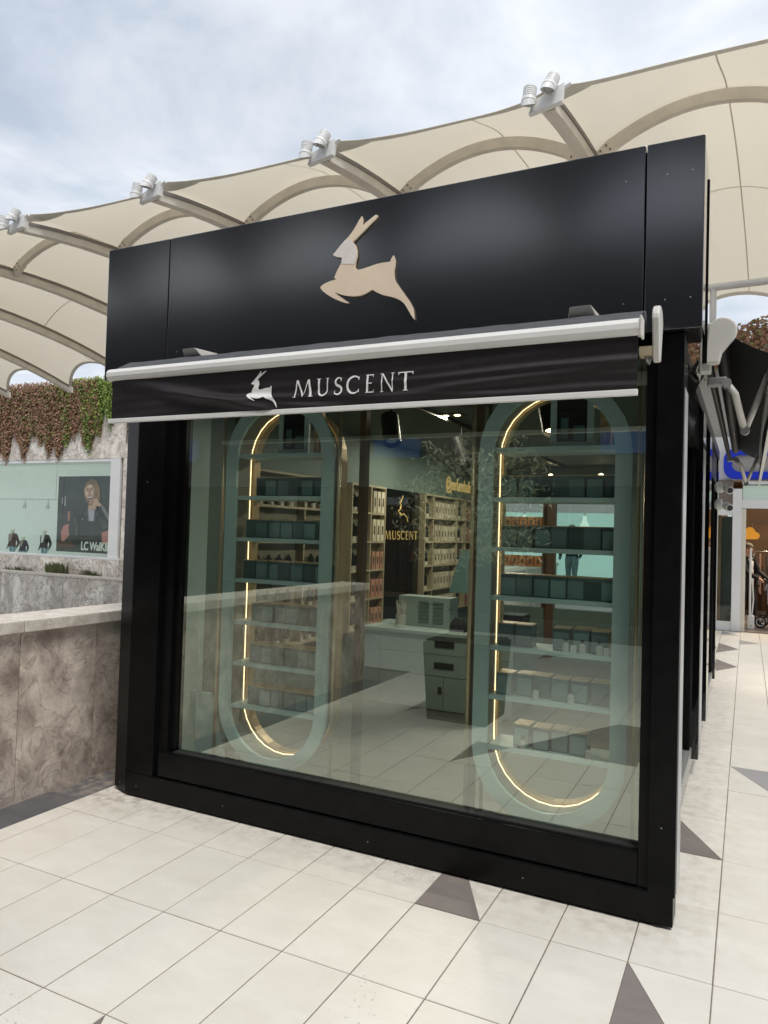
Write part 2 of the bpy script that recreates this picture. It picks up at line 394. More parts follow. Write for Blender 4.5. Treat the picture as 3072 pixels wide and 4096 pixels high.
mat('sign_blue', (0.008, 0.03, 0.50), 0.35, emit=(0.0, 0.03, 0.7), estr=0.03)
mat('far_blue', (0.02, 0.07, 0.24), 0.4)
mat('sign_grey', (0.36, 0.34, 0.31), 0.5)
mat('orange_sign', (0.75, 0.33, 0.03), 0.5, emit=(0.9, 0.4, 0.04), estr=0.25)
mat('skin', (0.50, 0.30, 0.22), 0.55)
mat('mannequin', (0.70, 0.68, 0.60), 0.5)
mat('cloth_black', (0.012, 0.012, 0.014), 0.85, var=0.3, vscale=20)
mat('cloth_navy', (0.015, 0.02, 0.035), 0.85)
mat('cloth_maroon', (0.05, 0.018, 0.02), 0.85)
mat('cloth_white', (0.62, 0.62, 0.63), 0.8)
mat('cloth_denim', (0.20, 0.32, 0.38), 0.85)
mat('hair_grey', (0.10, 0.085, 0.075), 0.8)
mat('hair_dark', (0.03, 0.02, 0.015), 0.8)
mat('poster_bg', (0.028, 0.032, 0.034), 0.4, c2=(0.06, 0.07, 0.072), vscale=1.2)
mat('poster_band', (0.035, 0.04, 0.042), 0.4)
mat('print_skin', (0.66, 0.39, 0.30), 0.5, var=0.16, vscale=5)
mat('print_skin_shade', (0.36, 0.19, 0.14), 0.5, var=0.2, vscale=6)
mat('print_skin_light', (0.80, 0.54, 0.44), 0.5)
mat('print_hair_light', (0.42, 0.25, 0.14), 0.5, var=0.3, vscale=20)
mat('print_jacket_light', (0.06, 0.07, 0.065), 0.5, var=0.4, vscale=9)
mat('print_lip', (0.30, 0.06, 0.06), 0.5)
mat('print_hair', (0.24, 0.13, 0.075), 0.5, var=0.35, vscale=14, stretch=(3, 3, 0.4))
mat('print_jacket', (0.026, 0.033, 0.030), 0.5, var=0.35, vscale=5)
mat('print_blouse', (0.52, 0.46, 0.56), 0.5)
mat('print_pink', (0.55, 0.22, 0.19), 0.5)
mat('print_table', (0.10, 0.05, 0.03), 0.5)
mat('stripe_sleeve', (0.42, 0.40, 0.38), 0.5, c2=(0.05, 0.05, 0.05), vscale=16)
mat('facade_dark', (0.035, 0.035, 0.037), 0.6, var=0.2, vscale=1)
mat('roof_dark', (0.02, 0.02, 0.022), 0.8)
mat('planter_dark', (0.025, 0.024, 0.022), 0.55, var=0.2, vscale=6)
mat('soil', (0.05, 0.035, 0.025), 0.95, var=0.3, vscale=20)
mat('garment_a', (0.16, 0.10, 0.08), 0.85)
mat('garment_b', (0.05, 0.06, 0.08), 0.85)
mat('garment_c', (0.30, 0.26, 0.22), 0.85)

# ------------------------------------------------------------------ mesh helpers
class MB:
    def __init__(s):
        s.v, s.f = [], []
    def quad(s, a, b, c, d):
        i = len(s.v); s.v += [a, b, c, d]; s.f.append((i, i + 1, i + 2, i + 3))
    def hexa(s, p):      # 8 points: bottom ring 0-3 (ccw from above), top ring 4-7
        i = len(s.v); s.v += p
        for q in ((3, 2, 1, 0), (4, 5, 6, 7), (0, 1, 5, 4), (1, 2, 6, 5), (2, 3, 7, 6), (3, 0, 4, 7)):
            s.f.append(tuple(i + k for k in q))
        return s
    def box(s, x0, x1, y0, y1, z0, z1):
        return s.hexa([(x0, y0, z0), (x1, y0, z0), (x1, y1, z0), (x0, y1, z0), (x0, y0, z1), (x1, y0, z1), (x1, y1, z1), (x0, y1, z1)])
    def prism(s, poly, fn, d0, d1):      # polygon in 2-D, fn(a, b, d) -> point; extruded between depths d0 and d1
        n = len(poly); i = len(s.v)
        s.v += [fn(a, b, d0) for a, b in poly] + [fn(a, b, d1) for a, b in poly]
        s.f.append(tuple(range(i, i + n))); s.f.append(tuple(range(i + 2 * n - 1, i + n - 1, -1)))
        for k in range(n):
            k2 = (k + 1) % n
            s.f.append((i + k2, i + k, i + n + k, i + n + k2))
        return s
    def loops(s, rings, close=True, caps=True):
        i = len(s.v); n = len(rings[0])
        for r in rings: s.v += list(r)
        for j in range(len(rings) - 1):
            for k in range(n if close else n - 1):
                k2 = (k + 1) % n
                a = i + j * n
                s.f.append((a + k, a + k2, a + n + k2, a + n + k))
        if caps and close:
            s.f.append(tuple(range(i + n - 1, i - 1, -1)))
            b = i + (len(rings) - 1) * n
            s.f.append(tuple(range(b, b + n)))
        return s
    def tube(s, path, r, n=8, caps=True, closed=False):
        pts = [Vector(p) for p in path]; rings = []
        m = len(pts); ref = None
        for k in range(m):
            if closed: t = pts[(k + 1) % m] - pts[k - 1]
            else: t = pts[min(k + 1, m - 1)] - pts[max(k - 1, 0)]
            t.normalize()
            if ref is None:
                ref = Vector((0, 0, 1)) if abs(t.z) < 0.9 else Vector((1, 0, 0))
            a = ref - t * ref.dot(t); a.normalize(); ref = a
            b = t.cross(a)
            rr = r[k] if isinstance(r, (list, tuple)) else r
            rings.append([tuple(pts[k] + (a * cos(2 * pi * q / n) + b * sin(2 * pi * q / n)) * rr) for q in range(n)])
        if closed: rings.append(rings[0])
        return s.loops(rings, True, caps and not closed)
    def lathe(s, prof, c=(0, 0, 0), axis=(0, 0, 1), n=16):
        ax = Vector(axis).normalized()
        a = (Vector((1, 0, 0)) if abs(ax.x) < 0.8 else Vector((0, 1, 0))); a = (a - ax * a.dot(ax)).normalized(); b = ax.cross(a)
        c = Vector(c)
        return s.loops([[tuple(c + ax * h + (a * cos(2 * pi * q / n) + b * sin(2 * pi * q / n)) * max(r, 1e-4)) for q in range(n)] for r, h in prof])
    def grid(s, fn, nu, nv):
        i = len(s.v)
        for a in range(nu + 1):
            for b in range(nv + 1): s.v.append(fn(a / nu, b / nv))
        for a in range(nu):
            for b in range(nv):
                k = i + a * (nv + 1) + b
                s.f.append((k, k + nv + 1, k + nv + 2, k + 1))
        return s
    def mesh(s, name, m=None, smooth=False):
        me = bpy.data.meshes.new(name)
        me.from_pydata([tuple(p) for p in s.v], [], s.f)
        if m: me.materials.append(M[m])
        if smooth:
            me.polygons.foreach_set('use_smooth', [True] * len(me.polygons))
        me.update()
        return me
    def build(s, name, m, parent=None, smooth=False, bevel=0.0, fixn=False):
        me = s.mesh(name, m, smooth)
        if fixn:
            bm = bmesh.new(); bm.from_mesh(me); bmesh.ops.recalc_face_normals(bm, faces=bm.faces); bm.to_mesh(me); bm.free()
        o = bpy.data.objects.new(name, me); col.objects.link(o)
        if bevel:
            b = o.modifiers.new('bevel', 'BEVEL'); b.width = bevel; b.segments = 2; b.limit_method = 'ANGLE'; b.angle_limit = radians(40)
        if smooth and not bevel:
            pass
        if parent is not None: attach(o, parent)
        return o

def attach(o, p):
    o.parent = p
    # meshes are written in world coordinates: only a top-level parent carries a location of its own
    o.matrix_parent_inverse = Matrix.Translation(-Vector(p.location)) if p.parent is None else Matrix.Identity(4)

def tag(o, label, cat, group=None):
    o['label'] = label; o['category'] = cat
    if group: o['group'] = group
    return o
def empty(name, loc, label, cat, group=None):
    o = bpy.data.objects.new(name, None); o.empty_display_size = 0.1
    o.location = loc; col.objects.link(o)
    return tag(o, label, cat, group)
def struct(o, kind='structure'):
    o['kind'] = kind; return o
def box(name, m, x0, x1, y0, y1, z0, z1, parent=None, bevel=0.0):
    return MB().box(x0, x1, y0, y1, z0, z1).build(name, m, parent, bevel=bevel)
def instance(src, loc, parent=None):
    o = src.copy(); col.objects.link(o); o.parent = None; o.location = loc
    return o
def copy_tree(src, delta, label=None):
    """a thing with its parts and sub-parts, moved by delta"""
    r = src.copy(); col.objects.link(r); r.location = Vector(src.location) + Vector(delta)
    if label: r['label'] = label
    for ch in kids(src):
        c = ch.copy(); col.objects.link(c); c.parent = r
        for g in kids(ch):
            d = g.copy(); col.objects.link(d); d.parent = c
    return r
def kids(o):
    return [c for c in list(col.objects) if c.parent == o]
def text_obj(name, s, size, m, parent, mtx, extrude=0.002, align='LEFT', spacing=1.0, sx=1.0, bold=0.0):
    cu = bpy.data.curves.new(name, 'FONT'); cu.body = s; cu.size = size; cu.extrude = extrude; cu.align_x = align
    cu.space_character = spacing; cu.offset = bold
    cu.materials.append(M[m])
    tmp = bpy.data.objects.new(name, cu); col.objects.link(tmp)
    me = bpy.data.meshes.new_from_object(tmp.evaluated_get(bpy.context.evaluated_depsgraph_get()))
    bpy.data.objects.remove(tmp)
    o = bpy.data.objects.new(name, me); col.objects.link(o)
    o.parent = parent
    pl = Vector(parent.location) if parent is not None else Vector((0, 0, 0))
    mw = mtx @ Matrix.Diagonal((sx, 1, 1, 1))
    o.matrix_local = Matrix.Translation(-pl) @ mw
    return o

ORD = ['first', 'second', 'third', 'fourth', 'fifth', 'sixth', 'seventh', 'eighth', 'ninth', 'tenth', 'eleventh', 'twelfth']

# ------------------------------------------------------------------ ground
TX, TY, TA, TB = -0.0933, 3.042, 0.3013, 0.5941
PX0 = -3.54
def tri_cut(i, j):
    """dark inlay in tile (column i, row j): list of three corner offsets, material"""
    T = {(-4, 0): (((0, 0), (1, 0), (0, 1)), 'brown_tile'), (-1, -1): (((0, 1), (0, 0), (1, 0)), 'brown_tile'),
         (-1, 2): (((1, 0), (0, 0), (0, 1)), 'brown_tile'), (0, 4): (((0, 1), (1, 1), (1, 0)), 'grey_tile'),
         (-6, -3): (((0, 1), (0, 0), (1, 0)), 'brown_tile'),
         (-1, 12): (((1, 1), (0, 1), (0, 0)), 'brown_tile'), (-1, 13): (((1, 0), (0, 0), (0, 1)), 'brown_tile'),
         (-1, 15): (((1, 1), (0, 1), (0, 0)), 'brown_tile'), (-1, 16): (((1, 0), (0, 0), (0, 1)), 'brown_tile'),
         (0, 17): (((1, 0.5), (0, 1), (0, 0)), 'grey_tile'), (-1, 19): (((1, 0), (0, 1), (0, 0)), 'grey_tile'),
         (2, 7): (((0, 0), (1, 0), (0, 1)), 'grey_tile'), (-5, -4): (((0, 1), (1, 1), (1, 0)), 'brown_tile'), (-4, -5): (((0, 1), (1, 1), (1, 0)), 'brown_tile'),
         (-9, -5): (((0, 0), (1, 0), (0, 1)), 'brown_tile'), 
         (-3, -9): (((0, 0), (1, 0), (1, 1)), 'grey_tile'), (-8, -11): (((0, 0), (1, 0), (0, 1)), 'brown_tile')}
    return T.get((i, j))

plaza = MB().prism([(-60, -60), (60, -60), (60, 70), (-3.9, 70), (-3.9, -0.45), (-60, -0.45)], lambda a, b, d: (a, b, d), -0.4, -0.0028).build('plaza_pavement', 'grout', fixn=True)
struct(plaza)
court = MB().box(-220, 220, -220, 260, -3.6, -3.0).build('lower_court_ground', 'court_floor')
struct(court)

def in_view(x, y, z=0.0, m=1.06):
    v = Vector((x, y, z - CAM_H))
    d = v.dot(fwd)
    if d < 0.2: return None
    f = 2942.8
    px, py = f * v.dot(r2) / d / 1536, f * v.dot(u2) / d / 2048
    return d if abs(px) < m and abs(py) < m else None

tile_cache = {}
def slab(x0, y0, x1, y1, mtl, mbx=None):
    g, z = 0.0027, -0.012
    bev = 0.0016
    mb = mbx or MB()
    a, b_, c, d = x0 + g, x1 - g, y0 + g, y1 - g
    i = len(mb.v)
    mb.v += [(a, c, z), (b_, c, z), (b_, d, z), (a, d, z), (a, c, -bev), (b_, c, -bev), (b_, d, -bev), (a, d, -bev),
             (a + bev, c + bev, 0), (b_ - bev, c + bev, 0), (b_ - bev, d - bev, 0), (a + bev, d - bev, 0)]
    for k in range(4):
        k2 = (k + 1) % 4
        mb.f.append((i + k, i + k2, i + 4 + k2, i + 4 + k)); mb.f.append((i + 4 + k, i + 4 + k2, i + 8 + k2, i + 8 + k))
    mb.f.append((i + 8, i + 9, i + 10, i + 11))
    return mb
def tri_slab(pts, mb):
    cx = sum(p[0] for p in pts) / 3; cy = sum(p[1] for p in pts) / 3
    area = (pts[1][0] - pts[0][0]) * (pts[2][1] - pts[0][1]) - (pts[2][0] - pts[0][0]) * (pts[1][1] - pts[0][1])
    if area < 0: pts = pts[::-1]
    q = [(cx + (x - cx) * 0.982, cy + (y - cy) * 0.982) for x, y in pts]
    i = len(mb.v)
    mb.v += [(x, y, -0.012) for x, y in q] + [(x, y, 0) for x, y in q]
    mb.f.append((i + 3, i + 4, i + 5))
    for k in range(3):
        k2 = (k + 1) % 3
        mb.f.append((i + k, i + k2, i + 3 + k2, i + 3 + k))
    return mb

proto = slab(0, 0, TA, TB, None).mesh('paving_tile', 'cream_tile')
cand = []
for i in range(-60, 40):
    for j in range(-28, 40):
        x0, y0 = TX + i * TA, TY + j * TB
        if x0 + TA < PX0 + 0.01 and y0 > -1.2: continue
        xc, yc = x0 + TA / 2, y0 + TB / 2
        if -3.3 < xc < -0.42 and 3.75 < yc < 8.7: continue
        if yc > 15.1: continue
        vis = [in_view(x0 + a * TA, y0 + b_ * TB) for a in (0, 1) for b_ in (0, 1)]
        vis = [v for v in vis if v]
        hidden = -3.4 < xc < -0.5 and 3.5 < yc < 9.5
        behind = xc < -0.6 and yc > 9.1
        cand.append((min(vis) if vis and not hidden and not behind else 1e6 + abs(yc), i, j))
cand.sort()
field = MB()
n_ind = 0
for d, i, j in cand:
    x0, y0 = TX + i * TA, TY + j * TB
    xl = max(x0, PX0) if y0 > -1.2 else x0
    if (i, j) in ((-4, -4), (-3, -4), (-3, -5)):
        slab(x0, y0, x0 + TA, y0 + TB, None).build('paving_tile', 'brown_tile', plaza)
        continue
    cut = tri_cut(i, j)
    if cut:
        q = [(x0 + a * TA, y0 + b_ * TB) for a, b_ in cut[0]]
        corners = [(0, 0), (1, 0), (1, 1), (0, 1)]
        if d < 1e6:
            o = tri_slab(q, MB()).build('inlay_triangle', cut[1], plaza)
            n_ind += 1
        else:
            tri_slab(q, MB()).build('inlay_triangle', cut[1], plaza)
        rest = [c for c in corners if c not in cut[0]]
        if len(rest) == 1:
            k = corners.index(rest[0])
            q2 = [corners[k - 1], corners[k], corners[(k + 1) % 4]]
            q2s = [q2]
        else:
            a, b_, c = cut[0]
            q2s = [[a, (1, 1), b_], [a, c, (1, 0)]]
        for q2 in q2s:
            tri_slab([(x0 + a * TA, y0 + b_ * TB) for a, b_ in q2], MB()).build('paving_tile', 'cream_tile', plaza)
            n_ind += 1
        continue
    if d < 1e6 and n_ind < 290:
        if xl > x0 + 0.002:
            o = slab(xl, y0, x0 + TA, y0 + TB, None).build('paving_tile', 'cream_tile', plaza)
        else:
            o = bpy.data.objects.new('paving_tile', proto); col.objects.link(o); o.parent = plaza
            o.location = (x0, y0, rnd.uniform(-0.0006, 0.0006))
        n_ind += 1
    else:
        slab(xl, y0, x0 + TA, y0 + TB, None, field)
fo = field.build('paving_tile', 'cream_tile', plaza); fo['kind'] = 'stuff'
# dark slate strip along the parapet
y = -0.42
while y < 9.4:
    slab(-3.785, y, PX0, y + 0.9, None).build('slate_slab', 'slate', plaza); y += 0.9

# ------------------------------------------------------------------ parapet wall on the left
par = empty('parapet_wall', (-3.8, 0, 0), 'low brown marble parapet with pale coping left of the black kiosk', 'wall')
box('wall_core', 'grout', -4.05, -3.83, -0.40, 22, -3, 0.99, par)
y = -0.42
k = 0
while y < 21.9:
    L_ = 0.56
    box('stone_panel', 'parapet_stone', -3.83, -3.80 + rnd.uniform(-0.0015, 0.0015), y + 0.002, y + L_ - 0.002, -0.005, 0.985, par)
    y += L_
y = -0.42
while y < 21.5:
    box('coping_slab', 'coping_stone', -4.12, -3.765, y + 0.002, y + 1.118, 0.99, 1.062, par, bevel=0.006)
    y += 1.12

# ------------------------------------------------------------------ kiosk
K = empty('perfume_kiosk', (-1.8, 3.36, 0), 'black perfume kiosk with a leaping gazelle on its tall fascia', 'kiosk')
YF = 3.36
# fascia
for x0, x1 in ((-3.602, -3.106), (-3.1, -0.419), (-0.413, -0.182)):
    box('fascia_panel', 'black_panel', x0, x1, 3.30, 3.345, 2.53, 3.345, K, bevel=0.003)
box('fascia_back', 'black_frame', -3.59, -0.20, 3.346, 3.60, 2.54, 3.335, K)
for y0, y1 in ((3.347, 3.63),):
    box('fascia_panel', 'gloss_black', -0.197, -0.184, y0, y1, 2.55, 3.343, K)
box('fascia_trim', 'black_frame', -0.199, -0.178, 3.631, 3.64, 2.45, 3.30, K)
for x in (-3.02, -0.33, -0.50, -0.23):
    for z in (2.66, 3.2):
        MB().lathe([(0.003, 0), (0.003, 0.0015), (0.0015, 0.002)], (x, 3.2995, z), (0, -1, 0), 8).build('rivet', 'screw', K)
# body
box('plinth', 'black_frame', -3.357, -0.259, YF, 3.5, 0.014, 0.143, K, bevel=0.003)
MB().hexa([(-3.498, 3.412, 0.02), (-3.363, 3.364, 0.012), (-3.363, 3.56, 0.012), (-3.498, 3.56, 0.02), (-3.498, 3.412, 2.53), (-3.363, 3.364, 2.53), (-3.363, 3.56, 2.53), (-3.498, 3.56, 2.53)]).build('corner_cladding', 'black_frame', K)
box('pillar', 'black_frame', -3.359, -3.152, YF + 0.002, 3.56, 0.146, 2.53, K, bevel=0.003)
box('pillar', 'black_frame', -0.362, -0.252, YF - 0.002, 3.555, 0.138, 2.53, K, bevel=0.003)
box('window_frame', 'black_frame', -3.15, -3.075, 3.40, 3.48, 0.146, 2.50, K)
box('window_frame', 'black_frame', -3.074, -3.035, 3.425, 3.48, 0.30, 2.50, K)
box('window_frame', 'black_frame', -0.405, -0.364, 3.378, 3.48, 0.146, 2.50, K)
box('window_frame', 'black_frame', -3.15, -0.364, 3.42, 3.48, 2.501, 2.53, K)
box('window_sill', 'black_frame', -3.12, -0.407, 3.372, 3.47, 0.152, 0.292, K, bevel=0.004)
box('sill_gasket', 'rubber', -3.03, -0.41, 3.40, 3.465, 0.293, 0.302, K)
box('window_pane', 'kiosk_glass', -3.034, -0.406, 3.44, 3.452, 0.302, 2.50, K)
MB().lathe([(0.014, 0), (0.024, 0.002), (0.026, 0.009), (0.012, 0.013), (0.008, 0.03)], (-0.325, 3.385, 0.0), (0, 0, 1), 14).build('levelling_foot', 'rubber', K, smooth=False)
for x in (-2.9, -2.2, -1.5, -0.8):
    MB().lathe([(0.02, 0), (0.02, 0.015)], (x, 3.44, 0.0), (0, 0, 1), 10).build('levelling_foot', 'rubber', K)
for x, z in ((-3.43, 0.06), (-3.27, 0.07), (-2.62, 0.075), (-1.7, 0.07), (-0.9, 0.075), (-3.27, 1.9), (-0.31, 0.42)):
    MB().lathe([(0.003, 0), (0.003, 0.0015), (0.0015, 0.002)], (x, YF - 0.001 if x > -3.36 else 3.386, z), (0, -1, 0), 8).build('rivet', 'screw', K)
# interior shell
box('roof', 'black_frame', -3.45, -0.30, 3.605, 9.2, 2.56, 2.66, K)
box('ceiling', 'kiosk_ceiling', -3.3, -0.40, 3.50, 9.15, 2.50, 2.55, K)
box('floor_deck', 'dark_floor', -3.3, -0.42, 3.51, 9.15, 0.06, 0.12, K)
box('side_wall', 'green_wall', -3.40, -3.16, 3.56, 9.2, 0.05, 2.55, K)
box('wall_panel', 'green_lacquer', -3.158, -3.146, 3.49, 3.78, 0.14, 2.45, K)
# back wall with two openings
for x0, x1, z0, z1 in ((-3.158, -2.87, 0.05, 2.5), (-2.25, -2.14, 0.05, 2.1), (-1.40, -0.42, 0.05, 2.5)):
    box('back_wall', 'wood_post' if x0 > -2.3 and x1 < -2 else 'green_wall', x0, x1, 9.1, 9.2, z0, z1, K)
box('back_wall', 'green_wall', -2.869, -1.401, 9.1, 9.2, 2.12, 2.5, K)
for x0, x1 in ((-2.868, -2.252), (-2.138, -1.402)):
    box('back_wall', 'green_wall', x0, x1, 9.1, 9.2, 0.05, 0.75, K)
    box('window_pane', 'shop_glass', x0, x1, 9.145, 9.155, 0.752, 2.118, K)
# right-hand side: pillars, glass, frames
box('side_plinth', 'gloss_black', -0.40, -0.335, 3.56, 9.2, 0.03, 0.14, K)
box('side_rail', 'grey_metal', -0.40, -0.33, 3.56, 9.2, 0.145, 0.20, K)
box('side_header', 'black_frame', -0.40, -0.32, 3.65, 9.2, 2.28, 2.55, K)
prev = 3.557
for y0, y1, x1 in ((5.60, 5.95, -0.288), (6.82, 7.15, -0.296), (8.95, 9.2, -0.305)):
    box('side_pillar', 'gloss_black', -0.40, x1, y0, y1, 0.12, 2.55, K)
    box('side_frame', 'black_frame', -0.395, -0.338, y0 - 0.10, y0 - 0.003, 0.205, 2.275, K)
    box('side_pane', 'side_glass', -0.372, -0.360, prev + 0.003, y0 - 0.104, 0.205, 2.275, K)
    prev = y1
# crumpled flashing under the fascia's right end
MB().grid(lambda a, b: (-0.30 + 0.10 * a + 0.012 * sin(9 * b + 3 * a), 3.58 + 0.5 * b, 2.50 - 0.03 * a - 0.05 * sin(3.0 * a) + 0.018 * sin(11 * a + 5 * b)), 10, 8).build('flashing', 'gloss_black', K, smooth=True)
MB().grid(lambda a, b: (-0.285 + 0.05 * b + 0.008 * sin(12 * a), 3.60 + 0.3 * b, 2.47 - 0.30 * a + 0.02 * sin(6 * b)), 10, 6).build('flashing', 'black_frame', K, smooth=True)
box('side_trim', 'alu', -0.2517, -0.2498, 3.40, 3.57, 0.14, 2.30, K)
box('side_trim', 'alu', -0.2878, -0.286, 5.66, 5.93, 0.14, 2.30, K)

GAZ = [(-1.784,3.242),(-1.800,3.223),(-1.815,3.198),(-1.836,3.170),(-1.857,3.148),(-1.875,3.133),(-1.896,3.113),(-1.922,3.089),(-1.946,3.069),(-1.942,3.059),(-1.921,3.050),(-1.891,3.046),(-1.893,3.022),(-1.904,3.004),(-1.918,2.983),(-1.929,2.960),(-1.935,2.944),(-1.923,2.935),(-1.957,2.930),(-1.989,2.922),(-2.011,2.912),(-2.018,2.902),(-2.005,2.885),(-1.973,2.860),(-1.936,2.837),(-1.890,2.815),(-1.859,2.803),(-1.840,2.803),(-1.864,2.817),(-1.891,2.837),(-1.914,2.853),(-1.932,2.870),(-1.901,2.855),(-1.865,2.843),(-1.820,2.834),(-1.777,2.833),(-1.747,2.841),(-1.713,2.856),(-1.691,2.842),(-1.653,2.822),(-1.619,2.812),(-1.581,2.798),(-1.552,2.782),(-1.530,2.763),(-1.509,2.730),(-1.492,2.702),(-1.476,2.681),(-1.479,2.708),(-1.485,2.739),(-1.506,2.775),(-1.536,2.816),(-1.566,2.857),(-1.584,2.882),(-1.591,2.901),(-1.593,2.932),(-1.588,2.961),(-1.587,2.988),(-1.598,3.014),(-1.608,3.002),(-1.616,2.984),(-1.654,2.985),(-1.696,2.982),(-1.738,2.974),(-1.777,2.968),(-1.799,2.967),(-1.815,2.984),(-1.813,3.007),(-1.805,3.037),(-1.806,3.068),(-1.816,3.097),(-1.832,3.117),(-1.804,3.138),(-1.762,3.170),(-1.729,3.196),(-1.699,3.218),(-1.691,3.230),(-1.704,3.236),(-1.738,3.217),(-1.773,3.197),(-1.782,3.195),(-1.778,3.219)]
FILM = [(-1.846,3.129),(-1.820,3.108),(-1.805,3.088),(-1.795,3.060),(-1.794,3.029),(-1.804,2.992),(-1.881,3.002),(-1.880,3.035),(-1.909,3.042),(-1.932,3.056),(-1.897,3.092),(-1.863,3.124)]
em = MB().prism(GAZ, lambda a, b, d: (a * 1.0105, d, 1.64 + (b - 1.64) * 1.0105), 3.284, 3.2955).build('emblem', 'emblem_skin', K)
em.data.materials.append(M['emblem_edge'])
film = MB().prism(FILM, lambda a, b, d: (a * 1.0168 - 0.002, d, 1.64 + (b - 1.64) * 1.0168), 3.2825, 3.2836).build('protective_film', 'film', em)
for x, z in ((-1.86, 2.93), (-1.62, 2.92), (-1.85, 3.1)):
    MB().lathe([(0.008, 0), (0.008, 0.004)], (x * 1.01, 3.2957, 1.64 + (z - 1.64) * 1.01), (0, 1, 0), 8).build('standoff', 'screw', em)

# ------------------------------------------------------------------ front awning
A1 = empty('front_awning', (-1.78, 3.1, 2.5), 'black roll-out awning with white front bar and lettered valance over the shop window', 'awning')
def rounded_bar(x0, x1, yc, zc, ry, rz, n=14):
    return MB().loops([[(x, yc + ry * cos(2 * pi * k / n), zc + rz * sin(2 * pi * k / n)) for k in range(n)] for x in (x0, x0 + 0.004, x1 - 0.004, x1)])
def bar_profile(x0, x1):
    pr = [(2.985, 2.425), (2.945, 2.425), (2.930, 2.432), (2.922, 2.447), (2.922, 2.468), (2.932, 2.484), (2.950, 2.492), (2.985, 2.492)]
    return MB().loops([[(x, y_, z_) for y_, z_ in pr] for x in (x0, x1)])
bar_profile(-3.178, -0.380).build('front_bar', 'white_metal', A1, bevel=0.003, fixn=True)
MB().box(-0.382, -0.372, 2.918, 2.99, 2.415, 2.495).build('bar_end_cap', 'white_plastic', A1, bevel=0.004)
MB().grid(lambda a, b: (-3.165 + 2.78 * a, 2.965 + 0.135 * b, 2.488 + 0.075 * b + 0.008 * sin(pi * b) + 0.0016 * sin(40 * a + 9 * b) + 0.0012 * sin(97 * a - 5 * b)), 90, 8).build('awning_fabric', 'awning_top', A1, smooth=True)
MB().tube([(-3.165, 3.13, 2.53), (-0.385, 3.13, 2.53)], 0.04, 16).build('roller_tube', 'awning_top', A1, smooth=True)
def wrinkle(x, z):
    u = (x + 3.16) / 2.77; v = (2.425 - z) / 0.21
    env = min(1, 0.35 + v * 0.9)
    s = 0.0
    for c0, sl, wd, am, u0, u1 in ((0.02, 2.6, 0.10, 0.014, -0.1, 0.35), (-0.16, 3.1, 0.12, 0.017, -0.1, 0.5), (0.22, 1.6, 0.09, 0.008, 0.05, 0.6), (0.5, 0.55, 0.07, 0.006, 0.2, 0.9),
                               (0.30, -0.5, 0.08, 0.008, 0.55, 1.1), (0.75, -0.35, 0.06, 0.008, 0.5, 1.1), (1.25, -0.75, 0.08, 0.009, 0.6, 1.1)):
        d = (v - c0 - sl * u) / wd if u0 < u < u1 else 99
        fade = max(0.0, min(1, (u - u0) * 8, (u1 - u) * 8))
        s += am * fade * math.exp(-d * d)
    s += 0.0022 * sin(26 * v + 8 * u + 2 * sin(9 * u)) * (0.25 + 0.8 * u) + 0.0035 * sin(7 * u + 3.0) + 0.002 * sin(31 * u + 4 * v)
    return -s * env * 1.25
VY = 2.952
MB().grid(lambda a, b: (-3.155 + 2.765 * a, VY + wrinkle(-3.155 + 2.765 * a, 2.43 - 0.215 * b), 2.43 - 0.215 * b), 170, 26).build('valance', 'awning_cloth', A1, smooth=True)
val = A1  # prints belong to the valance
valance = [o for o in kids(A1) if o.name.startswith('valance')][0]
MB().box(-3.172, -0.387, 2.940, 2.960, 2.192, 2.216).build('bottom_bar', 'white_metal', A1, bevel=0.003)
def vmap(a, b, d=0.0):
    return (a, VY + wrinkle(a, b) - 0.0035 - d, b)
def strip(path, width):
    q = []
    for k in range(len(path)):
        x, y_ = path[k]
        x0, y0 = path[max(k - 1, 0)]; x1, y1 = path[min(k + 1, len(path) - 1)]
        tx, ty = x1 - x0, y1 - y0; l = math.hypot(tx, ty) or 1
        wv = width[k] if isinstance(width, list) else width
        q.append(((x - ty / l * wv / 2, y_ + tx / l * wv / 2), (x + ty / l * wv / 2, y_ - tx / l * wv / 2)))
    return [(q[k][0], q[k][1], q[k + 1][1], q[k + 1][0]) for k in range(len(q) - 1)]
def arc(cx, cy, rx, ry, a0, a1, n=14):
    return [(cx + rx * cos(radians(a0 + (a1 - a0) * k / n)), cy + ry * sin(radians(a0 + (a1 - a0) * k / n))) for k in range(n + 1)]
